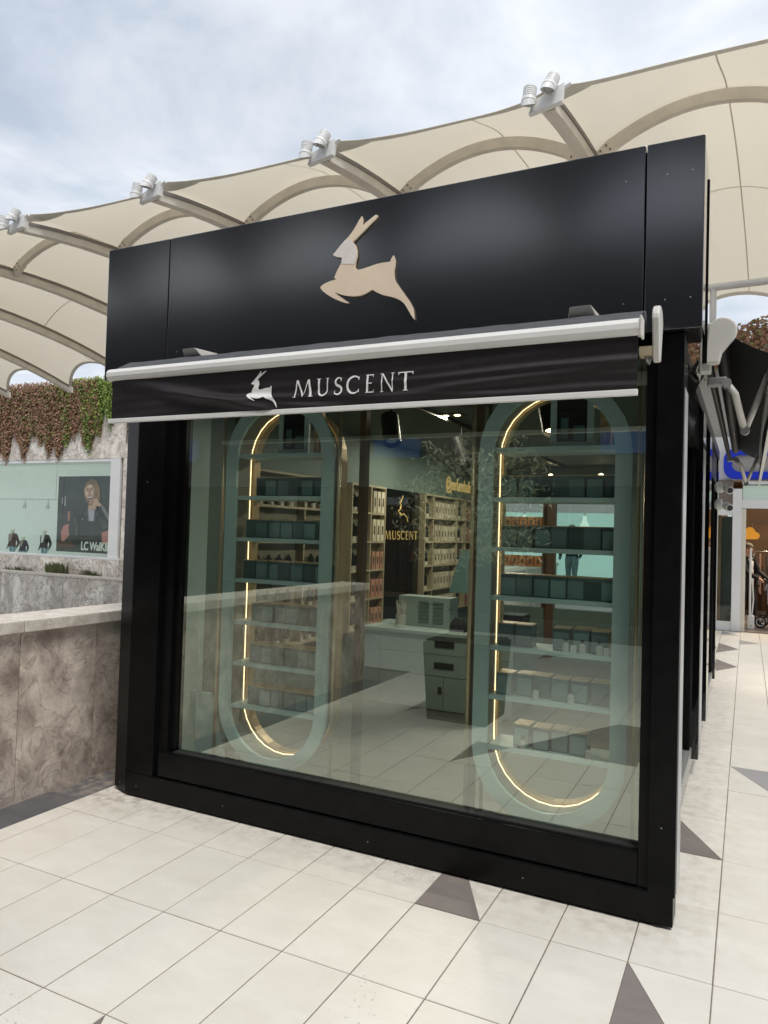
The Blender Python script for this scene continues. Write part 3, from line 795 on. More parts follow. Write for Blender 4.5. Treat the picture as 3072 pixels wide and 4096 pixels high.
def letter(ch):
    """quads of a flared Roman capital in a unit-height cell; returns (quads, width)"""
    if ch == 'M':
        return [((0.02, 0), (0.09, 0), (0.22, 1), (0.15, 1)), ((0.15, 1), (0.26, 0.98), (0.56, 0.10), (0.50, 0)), ((0.50, 0), (0.56, 0.10), (0.86, 1), (0.79, 1)),
                ((0.79, 1), (0.90, 1), (1.05, 0), (0.91, 0)), ((-0.04, 0), (0.15, 0), (0.14, 0.035), (-0.03, 0.035)), ((0.85, 0), (1.12, 0), (1.11, 0.035), (0.86, 0.035))], 1.08
    if ch == 'U':
        p = [(0.12, 1), (0.12, 0.66), (0.12, 0.36)] + arc(0.40, 0.33, 0.28, 0.31, 180, 360, 16) + [(0.68, 0.66), (0.68, 1)]
        wd = [0.13, 0.12, 0.12] + [0.12 - 0.05 * k / 16 for k in range(17)] + [0.065, 0.075]
        return strip(p, wd) + [((0.0, 0.965), (0.24, 0.965), (0.25, 1), (-0.01, 1)), ((0.58, 0.965), (0.77, 0.965), (0.78, 1), (0.57, 1))], 0.80
    if ch == 'S':
        p = arc(0.27, 0.74, 0.21, 0.22, 35, 250, 14) + arc(0.25, 0.26, 0.25, 0.24, 70, -145, 14)
        wd = [0.05 + 0.09 * sin(pi * k / (len(p) - 1)) for k in range(len(p))]
        return strip(p, wd) + [((0.42, 0.76), (0.47, 0.76), (0.475, 0.96), (0.43, 0.93)), ((0.0, 0.06), (0.05, 0.04), (0.05, 0.25), (0.01, 0.25))], 0.52
    if ch == 'C':
        p = arc(0.48, 0.5, 0.43, 0.47, 48, 312, 24)
        wd = [0.055 + 0.085 * sin(pi * k / 24) for k in range(25)]
        return strip(p, wd) + [((0.745, 0.75), (0.79, 0.74), (0.81, 0.94), (0.76, 0.92)), ((0.745, 0.25), (0.79, 0.26), (0.81, 0.06), (0.76, 0.08))], 0.84
    if ch == 'E':
        return [((0.06, 0), (0.19, 0), (0.19, 1), (0.06, 1)), ((0.19, 0.945), (0.52, 0.945), (0.53, 1), (0.19, 1)), ((0.19, 0.49), (0.44, 0.49), (0.44, 0.54), (0.19, 0.54)),
                ((0.19, 0), (0.56, 0), (0.545, 0.055), (0.19, 0.055)), ((0.48, 0.86), (0.52, 0.85), (0.52, 0.944), (0.48, 0.944)), ((0.52, 0.056), (0.545, 0.056), (0.57, 0.16), (0.54, 0.15)), ((0, 0), (0.058, 0), (0.058, 0.03), (0, 0.03)), ((0, 0.97), (0.058, 0.97), (0.058, 1), (0, 1))], 0.58
    if ch == 'N':
        return [((0.08, 0), (0.15, 0), (0.15, 0.93), (0.08, 1)), ((0.08, 1), (0.20, 1), (0.84, 0.10), (0.84, -0.06)), ((0.80, 0.16), (0.87, 0.04), (0.87, 1), (0.80, 1)),
                ((0, 0), (0.079, 0), (0.079, 0.03), (0, 0.03)), ((0.151, 0), (0.23, 0), (0.22, 0.03), (0.151, 0.03)), ((0.72, 0.97), (0.799, 0.97), (0.799, 1), (0.71, 1)), ((0.871, 0.97), (0.95, 0.97), (0.96, 1), (0.871, 1)), ((0.0, 0.97), (0.079, 0.97), (0.079, 1), (-0.01, 1))], 0.95
    if ch == 'T':
        return [((0.32, 0), (0.45, 0), (0.45, 0.944), (0.32, 0.944)), ((0, 0.945), (0.78, 0.945), (0.80, 1), (-0.02, 1)), ((0.0, 0.84), (0.04, 0.85), (0.05, 0.944), (0, 0.944)), ((0.74, 0.85), (0.78, 0.84), (0.78, 0.944), (0.73, 0.944)),
                ((0.24, 0), (0.319, 0), (0.319, 0.03), (0.25, 0.03)), ((0.451, 0), (0.53, 0), (0.52, 0.03), (0.451, 0.03))], 0.78
def add_letter(mb, ch, x0, x1, z0, z1, fn, k0=0):
    qs, wd = letter(ch)
    for k, q in enumerate(qs):
        pts = [(x0 + (x1 - x0) * a / wd, z0 + (z1 - z0) * b) for a, b in q]
        n = 4 if ch in 'MNTE' and k < 4 else 1
        (a, b, c, d) = pts
        for t in range(n):                  # split long strokes so that they follow the folds
            l = lambda p, r, s: (p[0] + (r[0] - p[0]) * s, p[1] + (r[1] - p[1]) * s)
            q4 = [l(a, d, t / n), l(b, c, t / n), l(b, c, (t + 1) / n), l(a, d, (t + 1) / n)]
            mb.quad(*[fn(u, v, 0.0002 * (k % 5)) for u, v in q4])
LX = {'M': (-1.96, -1.855), 'U': (-1.832, -1.765), 'S': (-1.735, -1.695), 'C': (-1.67, -1.60), 'E': (-1.57, -1.525), 'N': (-1.495, -1.425), 'T': (-1.405, -1.333)}
for ch, (a, b) in LX.items():
    mb = MB(); add_letter(mb, ch, a, b, 2.268, 2.352, vmap)
    mb.build('letter', 'print_white', valance)
gx0, gx1, gz0, gz1 = -2.018, -1.476, 2.681, 3.242
def gmap(a, b): return (-2.24 + (a - gx0) / (gx1 - gx0) * 0.19, 2.222 + (b - gz0) / (gz1 - gz0) * 0.192)
from mathutils.geometry import tessellate_polygon
bm = bmesh.new()
vs = [bm.verts.new((*gmap(a, b), 0)) for a, b in GAZ]
for tri in tessellate_polygon([[Vector((a, b, 0)) for a, b in GAZ]]):
    bm.faces.new([vs[q] for q in tri])
bmesh.ops.subdivide_edges(bm, edges=bm.edges[:], cuts=1)
for v in bm.verts: v.co = Vector(vmap(v.co.x, v.co.y, 0.0015))
me = bpy.data.meshes.new('printed_gazelle'); bm.to_mesh(me); bm.free(); me.materials.append(M['print_white'])
o = bpy.data.objects.new('printed_gazelle', me); col.objects.link(o); attach(o, valance)
# brackets and right-hand end cover
for x in (-2.76, -0.645):
    br = MB().hexa([(x - 0.06, 3.14, 2.575), (x + 0.06, 3.14, 2.575), (x + 0.06, 3.299, 2.575), (x - 0.06, 3.299, 2.575), (x - 0.045, 3.10, 2.612), (x + 0.045, 3.10, 2.612), (x + 0.045, 3.299, 2.625), (x - 0.045, 3.299, 2.625)])
    br.build('mounting_bracket', 'white_plastic', A1, bevel=0.006)
def cover_profile(n=12):
    p = [(0.075 * cos(radians(a)), 0.065 * sin(radians(a))) for a in [0 + 180 * k / n for k in range(n + 1)]]
    p = [(y_, z_ + 0.06) for y_, z_ in p]
    return p + [(-0.055, 0.0), (-0.030, -0.10), (0.022, -0.10), (0.045, -0.02)]
MB().prism(cover_profile(), lambda a, b, d: (d, 3.12 + a, 2.455 + b), -0.352, -0.324).build('end_cover', 'white_plastic', A1, bevel=0.006, fixn=True)
MB().box(-0.40, -0.353, 3.07, 3.13, 2.375, 2.41).build('gear_box', 'cubby_wood', A1)
MB().tube([(-0.385, 3.1, 2.41), (-0.372, 3.09, 2.36), (-0.366, 3.1, 2.345), (-0.36, 3.1, 2.37)], 0.006, 8).build('crank_eye', 'grey_metal', A1)

# ------------------------------------------------------------------ side awning (right of the kiosk)
A2 = empty('side_awning', (-0.15, 3.8, 2.5), 'half-open black awning with folded grey arms on the right side of the kiosk', 'awning')
SY0, SY1 = 3.78, 8.7
bx = 0.08
MB().grid(lambda a, b: (-0.13 + (bx + 0.13) * a, SY0 + 0.05 + (SY1 - SY0 - 0.08) * b, 2.655 - 0.135 * a - 0.012 * sin(pi * a) + 0.004 * sin(17 * b)), 8, 40).build('awning_fabric', 'awning_black', A2, smooth=True)
MB().tube([(-0.13, SY0, 2.62), (-0.13, SY1, 2.62)], 0.035, 12).build('roller_tube', 'awning_cloth', A2, smooth=True)
MB().box(-0.2, -0.172, SY0, SY1, 2.50, 2.56).build('wall_rail', 'rubber', A2)
MB().box(bx, bx + 0.045, SY0 + 0.02, SY1, 2.455, 2.52).build('front_bar', 'white_metal', A2, bevel=0.006)
MB().grid(lambda a, b: (bx + 0.02 + 0.01 * sin(9 * b + 2 * a), SY0 + 0.04 + (SY1 - SY0 - 0.06) * b, 2.456 - 0.19 * a), 6, 60).build('valance', 'awning_black', A2, smooth=True)
MB().box(bx + 0.008, bx + 0.030, SY0 + 0.03, SY1, 2.245, 2.266).build('bottom_bar', 'white_metal', A2)
cp = [(0.062 * cos(radians(a)), 0.062 * sin(radians(a))) for a in range(-40, 161, 20)]
cp += [(-0.062, 0.0), (-0.078, -0.13), (-0.072, -0.152), (-0.012, -0.152), (0.0, -0.10), (0.03, -0.06)]
MB().prism(cp, lambda a, b, d: (-0.118 + a, d, 2.615 + b), 3.70, 3.755).build('end_cover', 'white_plastic', A2, bevel=0.008, fixn=True)
MB().box(-0.215, -0.165, 3.72, 3.80, 2.43, 2.66).build('mounting_bracket', 'white_plastic', A2, bevel=0.006)
for y0, zz in ((3.86, 0.0), (7.55, 0.0)):
    arm = MB().box(-0.185, -0.10, y0 - 0.03, y0 + 0.03, 2.385, 2.425 + zz).build('arm_bracket', 'grey_metal', A2, bevel=0.006)
    MB().lathe([(0.022, 0), (0.022, 0.07)], (-0.10, y0 + 0.035, 2.395), (0, -1, 0), 12).build('arm_pivot', 'grey_metal', A2)
    MB().tube([(-0.10, y0, 2.395), (-0.065, y0 + 0.02, 2.35), (-0.025, y0 + 0.16, 2.20)], 0.017, 8).build('upper_arm', 'white_plastic', A2, smooth=True)
    MB().lathe([(0.022, 0), (0.022, 0.05)], (-0.02, y0 + 0.19, 2.19), (0, -1, 0), 12).build('elbow', 'grey_metal', A2)
    MB().tube([(-0.02, y0 + 0.17, 2.19), (0.03, y0 + 0.20, 2.33), (bx, y0 + 0.2, 2.47)], 0.015, 8).build('forearm', 'white_plastic', A2, smooth=True)
MB().tube([(-0.17, 3.9, 2.43), (-0.165, 7.6, 2.45)], 0.007, 8).build('cross_tube', 'black_lamp', A2)

# ------------------------------------------------------------------ things inside the kiosk
def stadium(cx, half, z0, z1, n=14):
    r = half; p = []
    for k in range(n + 1):
        a = pi + pi * k / n; p.append((cx + r * cos(a), z0 + r + r * sin(a)))
    for k in range(n + 1):
        a = pi * k / n; p.append((cx + r * cos(a), z1 - r + r * sin(a)))
    return p
def ring(outer, inner, y0, y1):
    mb = MB(); n = len(outer)
    for k in range(n):
        k2 = (k + 1) % n
        o0, o1, i0, i1 = outer[k], outer[k2], inner[k], inner[k2]
        P = lambda q, y_: (q[0], y_, q[1])
        mb.quad(P(o0, y0), P(o1, y0), P(i1, y0), P(i0, y0)); mb.quad(P(o1, y1), P(o0, y1), P(i0, y1), P(i1, y1))
        mb.quad(P(o1, y0), P(o0, y0), P(o0, y1), P(o1, y1)); mb.quad(P(i0, y0), P(i1, y0), P(i1, y1), P(i0, y1))
    return mb
SHZ = [2.08, 1.83, 1.58, 1.335, 1.085, 0.84, 0.59]
units = []
for side, cx in (('left', -2.455), ('right', -0.857)):
    U = empty('display_unit', (cx, 3.65, 0.12), 'tall oval green display unit with lit edge in the %s part of window' % side, 'display shelf', 'oval display units in the shop window')
    HZ0, HZ1 = 0.235, 2.42
    ring(stadium(cx, 0.372, HZ0, HZ1), stadium(cx, 0.297, HZ0 + 0.075, HZ1 - 0.075), 3.55, 3.572).build('front_ring', 'green_lacquer', U)
    ring(stadium(cx, 0.318, HZ0 + 0.054, HZ1 - 0.054), stadium(cx, 0.3075, HZ0 + 0.0645, HZ1 - 0.0645), 3.573, 3.7105).build('lining', 'olive_lining', U)
    ring(stadium(cx, 0.3070, HZ0 + 0.065, HZ1 - 0.065), stadium(cx, 0.3038, HZ0 + 0.0682, HZ1 - 0.0682), 3.703, 3.7075).build('led_strip', 'led', U)
    ring(stadium(cx, 0.330, HZ0 + 0.042, HZ1 - 0.042), stadium(cx, 0.2965, HZ0 + 0.0755, HZ1 - 0.0755), 3.728, 3.79).build('back_ring', 'gold_band', U)
    for z in SHZ:
        hw = 0.296
        box('shelf', 'green_lacquer', cx - hw, cx + hw, 3.574, 3.80, z - 0.022, z, U)
    for x, y_ in ((cx - 0.405, 3.565), (cx + 0.405, 3.565), (cx + 0.405, 3.82), (cx - 0.405, 3.82)):
        MB().tube([(x, y_, 0.12), (x, y_, 2.5)], 0.011, 10).build('pole', 'brass', U, smooth=True)
    box('wooden_post', 'wood_post', cx + 0.43, cx + 0.47, 3.75, 3.80, 0.12, 2.5, U)
    box('wooden_post', 'wood_post', cx - 0.47, cx - 0.43, 3.75, 3.80, 0.12, 2.5, U)
    units.append((side, cx, U))

# perfume boxes: one prototype, copied
bxm = MB().box(-0.0405, 0.0405, -0.05, 0.05, 0, 0.107).mesh('perfume_box', 'box_green')
lidm = MB().box(-0.0412, 0.0412, -0.0507, 0.0507, 0.1073, 0.1118).mesh('lid', 'gold_band')
labm = MB().box(-0.036, 0.036, -0.0512, -0.0504, 0.006, 0.09).mesh('front_label', 'box_label')
first_box = bpy.data.objects.new('perfume_box', bxm); col.objects.link(first_box)
lid0 = bpy.data.objects.new('lid', lidm); col.objects.link(lid0); lid0.parent = first_box
lab0 = bpy.data.objects.new('front_label', labm); col.objects.link(lab0); lab0.parent = first_box
nb = 0
for side, cx, U in units:
    for s, z in enumerate(SHZ):
        if s == 0: continue
        n = 6 if side == 'left' and s in (1, 4, 5, 6) else 7 if side == 'left' or s < 4 else 6
        skip = {('right', 4): (2,), ('right', 6): (0, 5), ('left', 2): ()}.get((side, s), ())
        x0 = cx - 0.225 if side == 'left' and n == 7 else cx - 0.165 if side == 'left' else cx - 0.225
        step = 0.0835 if n == 7 or side == 'left' else 0.092
        cnt = 0
        for q in range(n):
            if q in skip: continue
            cnt += 1
            if nb == 0:
                b_ = first_box
            else:
                b_ = first_box.copy(); col.objects.link(b_)
                for ch in (lid0, lab0):
                    c = ch.copy(); col.objects.link(c); c.parent = b_
            nb += 1
            b_.location = (x0 + q * step + rnd.uniform(-0.004, 0.004), 3.665 + rnd.uniform(-0.012, 0.012), z + 0.0005)
            b_.rotation_euler = (0, 0, rnd.uniform(-0.05, 0.05))
            tag(b_, 'dark perfume box %s from left on %s shelf down of %s oval display' % (ORD[cnt - 1], ORD[s], side), 'perfume box', 'perfume boxes on the oval displays')
# small testers, price cards on the right display
for x, z, k in ((-0.78, SHZ[4], 0), (-0.70, SHZ[4], 1), (-0.62, SHZ[4], 2), (-0.92, SHZ[5], 3), (-0.75, SHZ[5], 4), (-0.66, SHZ[6], 5), (-0.98, SHZ[6], 6)):
    t = MB().lathe([(0.015, 0), (0.016, 0.004), (0.016, 0.04), (0.007, 0.046), (0.007, 0.05)], (x, 3.588, z), (0, 0, 1), 12).build('tester_bottle', 'bottle_white', None, smooth=False)
    MB().lathe([(0.009, 0.0505), (0.009, 0.064)], (x, 3.588, z), (0, 0, 1), 10).build('cap', 'bottle_dark', t)
    tag(t, 'pale tester bottle on %s shelf down of right oval display, %s' % (ORD[SHZ.index(z)], ['left of the price card', 'right of the price card', 'rightmost', 'leftmost', 'rightmost', 'rightmost', 'leftmost'][k]), 'bottle', 'tester bottles on the right display')
for x, z, lb in ((-0.74, SHZ[4], 'white price card standing between two testers on the right display'), (-0.585, SHZ[4], 'white price card at the right end of the right display shelf')):
    tag(MB().box(x - 0.014, x + 0.014, 3.579, 3.581, z, z + 0.038).build('price_card', 'paper'), lb, 'card')
# framed posters on the top shelves
for side, cx, U in units:
    x = cx + 0.035 if side == 'left' else cx + 0.07
    P = empty('framed_poster', (x, 3.66, SHZ[0]), 'green framed poster of two bottles on top shelf of the %s oval display' % side, 'poster')
    wv, hv = (0.105, 0.25)
    box('frame', 'green_lacquer', x - wv, x - wv + 0.03, 3.65, 3.668, SHZ[0], SHZ[0] + hv, P)
    box('frame', 'green_lacquer', x + wv - 0.03, x + wv, 3.65, 3.668, SHZ[0], SHZ[0] + hv, P)
    box('frame', 'green_lacquer', x - wv + 0.0302, x + wv - 0.0302, 3.65, 3.668, SHZ[0], SHZ[0] + 0.03, P)
    box('picture', 'poster_dark', x - wv + 0.0302, x + wv - 0.0302, 3.66, 3.666, SHZ[0] + 0.0302, SHZ[0] + hv, P)
    box('printed_bottle', 'teal_print', x - 0.055, x - 0.018, 3.658, 3.659, SHZ[0] + 0.05, SHZ[0] + 0.15, P)
    box('printed_bottle', 'teal_print', x + 0.008, x + 0.062, 3.658, 3.659, SHZ[0] + 0.035, SHZ[0] + 0.11, P)
    for k, dx in enumerate((0.135, 0.165)):
        g = MB().box(x + dx, x + dx + 0.022, 3.66, 3.70, SHZ[0] + 0.0005, SHZ[0] + 0.25).build('gold_box', 'brass')
        MB().box(x + dx - 0.0006, x + dx + 0.0226, 3.6594, 3.7006, SHZ[0] + 0.2505, SHZ[0] + 0.27).build('lid', 'bronze', g)
        tag(g, 'slim gold box %s on top shelf of %s oval display' % (('beside the framed poster', 'right of the other gold one')[k], side), 'box', 'slim gold boxes')

# counter
C = empty('service_counter', (-2.4, 6.0, 0.12), 'grey-green service counter with drawers at the back of the kiosk', 'counter')
box('carcass', 'counter_green', -3.12, -1.70, 5.93, 6.5, 0.122, 0.752, C)
box('countertop', 'counter_green', -3.14, -1.66, 5.88, 6.52, 0.757, 0.79, C, bevel=0.004)
for x0, x1, z0, z1, hx0, hx1, hz0, hz1 in ((-2.925, -1.705, 0.60, 0.752, -2.40, -2.22, 0.66, 0.715), (-2.925, -1.705, 0.415, 0.595, -2.40, -2.22, 0.48, 0.532)):
    d = box('drawer', 'counter_green', x0, x1, 5.905, 5.928, z0, z1, C)
    box('handle', 'black_lamp', hx0, hx1, 5.8995, 5.904, hz0, hz1, d)
for x0, x1, hx in ((-2.925, -2.315, -2.36), (-2.309, -1.705, -2.075)):
    d = box('cupboard_door', 'counter_green', x0, x1, 5.905, 5.928, 0.128, 0.41, C)
    box('handle', 'black_lamp', hx, hx + 0.035, 5.8995, 5.904, 0.27, 0.325, d)
box('side_panel', 'counter_green', -3.12, -2.931, 5.905, 5.928, 0.128, 0.752, C)
# on the counter
pc = MB().lathe([(0.04, 0), (0.045, 0.005), (0.048, 0.11), (0.043, 0.11), (0.041, 0.01)], (-2.78, 6.02, 0.7905), (0, 0, 1), 16).build('pen_cup', 'paper', None, smooth=False)
tag(pc, 'white cup full of paper scent strips on the counter', 'cup')
for k in range(8):
    a = k * 0.8; dx, dy = 0.03 * cos(a), 0.03 * sin(a)
    MB().hexa([(-2.78 + dx * 0.6 - 0.006, 6.02 + dy * 0.6, 0.80), (-2.78 + dx * 0.6 + 0.006, 6.02 + dy * 0.6, 0.80), (-2.78 + dx * 0.6 + 0.006, 6.022 + dy * 0.6, 0.80), (-2.78 + dx * 0.6 - 0.006, 6.022 + dy * 0.6, 0.80),
               (-2.78 + dx * 1.6 - 0.006, 6.02 + dy, 0.99 + 0.02 * (k % 3)), (-2.78 + dx * 1.6 + 0.006, 6.02 + dy, 0.99 + 0.02 * (k % 3)), (-2.78 + dx * 1.6 + 0.006, 6.022 + dy, 0.99 + 0.02 * (k % 3)), (-2.78 + dx * 1.6 - 0.006, 6.022 + dy, 0.99 + 0.02 * (k % 3))]).build('scent_strip', 'paper', pc)
og = empty('letter_tray', (-2.55, 6.2, 0.79), 'pale organiser box with rows of slots behind the cup on the counter', 'organiser')
box('case', 'counter_green', -2.86, -2.36, 6.14, 6.34, 0.791, 1.06, og)
for k in range(6):
    for q in range(2):
        box('slot', 'green_wall', -2.66 + 0.14 * q, -2.56 + 0.14 * q, 6.132, 6.139, 0.83 + k * 0.034, 0.85 + k * 0.034, og)
bg_ = MB().loops([[(-2.32 + 0.0, 6.02, 0.791), (-2.17, 6.02, 0.791), (-2.17, 6.12, 0.791), (-2.32, 6.12, 0.791)], [(-2.31, 6.03, 0.86), (-2.19, 6.03, 0.85), (-2.19, 6.11, 0.85), (-2.31, 6.11, 0.86)], [(-2.28, 6.05, 0.91), (-2.22, 6.05, 0.90), (-2.22, 6.09, 0.90), (-2.28, 6.09, 0.91)]]).build('card_reader', 'black_lamp')
tag(bg_, 'black card reader on the counter right of the organiser box', 'card reader')
mo = empty('monitor', (-2.05, 6.15, 0.79), 'back of a tilted till monitor on the counter behind the right display', 'monitor')
MB().hexa([(-2.32, 6.00, 1.13), (-1.98, 6.00, 1.13), (-1.98, 6.03, 1.13), (-2.32, 6.03, 1.13), (-2.25, 6.10, 1.50), (-1.95, 6.10, 1.50), (-1.95, 6.13, 1.50), (-2.25, 6.13, 1.50)]).build('screen_housing', 'screen_back', mo)
MB().tube([(-2.1, 6.16, 0.80), (-2.1, 6.16, 1.32)], 0.02, 8).build('stand', 'black_lamp', mo)
box('foot', 'black_lamp', -2.2, -2.0, 6.1, 6.21, 0.791, 0.803, mo)
tb = MB().box(-2.12, -1.72, 6.22, 6.45, 0.791, 0.95).build('till_printer', 'poster_dark'); tag(tb, 'dark till printer beside the monitor on the counter', 'printer')
MB().box(-2.06, -1.80, 6.216, 6.2195, 0.83, 0.90).build('paper_slot', 'pink_box', tb)

# left-wall shelves
def wall_unit(y0, y1, divs, zs, label):
    W = empty('wall_shelf', (-3.14, (y0 + y1) / 2, 0.8), label, 'shelves')
    box('back_panel', 'cubby_back', -3.159, -3.15, y0, y1, 0.72, 2.06, W)
    for z in zs:
        box('shelf_board', 'cubby_wood', -3.149, -3.082, y0, y1, z - 0.018, z, W)
    for d in divs:
        for a, b in zip(zs[1:], zs[:-1]):
            box('divider', 'cubby_wood', -3.149, -3.084, d - 0.009, d + 0.009, a + 0.0005, b - 0.0185, W)
    return W
Z5 = [2.06, 1.81, 1.55, 1.29, 1.03, 0.77]
wall_unit(5.60, 6.27, (5.61, 5.97, 6.26), Z5, 'pale wooden cubby shelves with bottles left of the black name panel')
wall_unit(7.22, 9.0, (7.23, 7.46, 8.2, 8.5, 8.99), Z5, 'pale wooden cubby shelves with boxes right of the black name panel')
PL = ['top', 'second', 'third', 'fourth', 'lowest']
dark_b = None
for s, z in enumerate(Z5[1:]):
    for q in range(3):
        y_ = 5.70 + q * 0.09
        if dark_b is None:
            dark_b = MB().lathe([(0.02, 0.04), (0.024, 0.05), (0.024, 0.13), (0.01, 0.14), (0.01, 0.155)], (0, 0, 0), (0, 0, 1), 10).build('scent_bottle', 'bottle_dark')
            cap_b = MB().lathe([(0.022, 0), (0.022, 0.0395)], (0, 0, 0), (0, 0, 1), 10).build('foot', 'bottle_white', dark_b)
            b_ = dark_b
        else:
            b_ = dark_b.copy(); col.objects.link(b_); c = cap_b.copy(); col.objects.link(c); c.parent = b_
        b_.location = (-3.118, y_, z + 0.001)
        tag(b_, 'dark bottle on a white foot, %s in %s row of left wall cubby' % (ORD[q], PL[s]), 'bottle', 'dark bottles in the left wall cubby')
def upright(name, m, dims):
    o = MB().box(-dims[0] / 2, dims[0] / 2, -dims[1] / 2, dims[1] / 2, 0, dims[2]).build(name, m)
    l = MB().box(dims[0] / 2 + 0.0003, dims[0] / 2 + 0.0013, -dims[1] * 0.25, dims[1] * 0.25, dims[2] * 0.3, dims[2] * 0.7).build('front_label', 'label_ink', o)
    return o, l
pale0 = upright('carton', 'pale_box', (0.06, 0.055, 0.17))
pink0 = upright('carton', 'pink_box', (0.06, 0.06, 0.16))
tall0 = upright('carton', 'pale_box', (0.06, 0.062, 0.20))
used = set()
def put(src, x, y_, z, label, group):
    if src[0].name in used:
        o = src[0].copy(); col.objects.link(o); c = src[1].copy(); col.objects.link(c); c.parent = o
    else:
        used.add(src[0].name); o = src[0]
    o.location = (x, y_, z + 0.001)
    tag(o, label, 'box', group)
for s, z in enumerate(Z5[1:]):
    for q in range(3):
        src = tall0 if s < 2 else pink0
        put(src, -3.117, 6.05 + q * 0.082, z, '%s upright carton, %s in the %s row beside the dark bottles' % ('pale' if s < 2 else 'pink', ORD[q], PL[s]), 'cartons in the left wall cubby')
wall_unit(4.2, 5.5, (4.21, 4.85, 5.49), Z5, 'pale wooden shelves of small bottles seen through the left oval display')
for s, z in enumerate(Z5[1:]):
    for q in range(9):
        b_ = dark_b.copy(); col.objects.link(b_); c = cap_b.copy(); col.objects.link(c); c.parent = b_
        b_.location = (-3.118, 4.30 + q * 0.13 + (0.06 if q > 3 else 0), z + 0.001)
        tag(b_, 'dark bottle %s from the left in %s row seen through left oval display' % (ORD[q], PL[s]), 'bottle', 'bottles behind the left oval display')
for s, z in enumerate(Z5[1:]):
    for q in range(7):
        put(pale0, -3.117, 7.55 + q * 0.092, z, 'cream carton %s in %s row of the larger wall shelves' % (ORD[q], PL[s]), 'cream cartons on the right-hand wall shelves')
    for q in range(4):
        put(pink0, -3.117, 8.56 + q * 0.11, z, 'pinkish carton %s in %s row at far end of larger wall shelves' % (ORD[q], PL[s]), 'pink cartons on the right-hand wall shelves')
    o = dark_b.copy(); col.objects.link(o); c = cap_b.copy(); col.objects.link(c); c.parent = o
    o.location = (-3.118, 8.32, z + 0.001)
    tag(o, 'single dark bottle between cream and pink cartons, %s row of wall shelves' % PL[s], 'bottle')
    o = dark_b.copy(); col.objects.link(o); c = cap_b.copy(); col.objects.link(c); c.parent = o
    o.location = (-3.118, 7.34, z + 0.001)
    tag(o, 'single dark bottle just right of black name panel, %s row of shelves' % PL[s], 'bottle')
# name panel with gold outline gazelle
NP = empty('name_panel', (-3.15, 6.76, 1.5), 'glossy black wall panel with gold gazelle outline and gold capitals', 'sign')
box('panel', 'gloss_black', -3.158, -3.146, 6.31, 7.21, 0.72, 2.06, NP)
pth = [(-3.143, 6.68 + (a - gx0) * 0.42, 1.75 + (b - gz0) * 0.46) for a, b in GAZ]
MB().tube(pth[:48], 0.0045, 6).build('gazelle_outline', 'gold_letter', NP)
LN = [('M', 0, 0.13), ('U', 0.155, 0.25), ('S', 0.275, 0.335), ('C', 0.36, 0.45), ('E', 0.475, 0.545), ('N', 0.57, 0.67), ('T', 0.69, 0.78)]
for ch, a, b in LN:
    mb = MB(); add_letter(mb, ch, 6.385 + a, 6.385 + b, 1.565, 1.65, lambda u, v, d: (-3.142 + d, u, v))
    mb.build('letter', 'gold_letter', NP)
wall_m = Matrix(((0, 0, 1, -3.155), (1, 0, 0, 7.98), (0, 1, 0, 2.16), (0, 0, 0, 1)))
HS = empty('wall_lettering', (-3.155, 8.4, 2.2), 'gold script lettering on the wall above the right-hand shelves', 'lettering')
text_obj('lettering', '@perfumdealin', 0.20, 'gold_letter', HS, wall_m, 0.002, spacing=0.9, sx=0.78, bold=0.004)
# leaning board, left end
lb = MB().hexa([(-3.0, 3.60, 0.125), (-2.78, 3.60, 0.125), (-2.78, 3.62, 0.125), (-3.0, 3.62, 0.125), (-3.1, 3.60, 0.62), (-2.93, 3.60, 0.62), (-2.93, 3.62, 0.62), (-3.1, 3.62, 0.62)]).build('leaning_board', 'green_lacquer')
tag(lb, 'grey-green board leaning in the lower left corner of the window', 'board')
# orange boxes on two glass shelves before the rear window
RS = empty('rear_window_shelf', (-2.56, 9.0, 1.3), 'two thin shelves of orange boxes hanging before the rear window', 'shelves')
for z in (1.75, 1.27):
    box('shelf_board', 'cubby_wood', -2.86, -2.25, 8.93, 9.09, z - 0.012, z, RS)
for x in (-2.862, -2.25):
    box('upright', 'wood_post', x - 0.006, x + 0.006, 8.95, 9.08, 0.76, 2.11, RS)
ob0 = MB().box(-0.042, 0.042, -0.03, 0.03, 0, 0.125).build('orange_carton', 'orange_box'); obl = MB().box(-0.014, 0.014, -0.0312, -0.0302, 0.02, 0.085).build('front_label', 'label_ink', None); obl.parent = ob0
for r_, z in enumerate((1.75, 1.27)):
    for q in range(6):
        if r_ == 0 and q == 0: b_ = ob0
        else:
            b_ = ob0.copy(); col.objects.link(b_); c = obl.copy(); col.objects.link(c); c.parent = b_
        b_.location = (-2.80 + q * 0.098, 9.0, z + 0.001)
        tag(b_, 'orange carton %s from left on the %s rear window shelf' % (ORD[q], ('upper', 'lower')[r_]), 'box', 'orange cartons before the rear window')
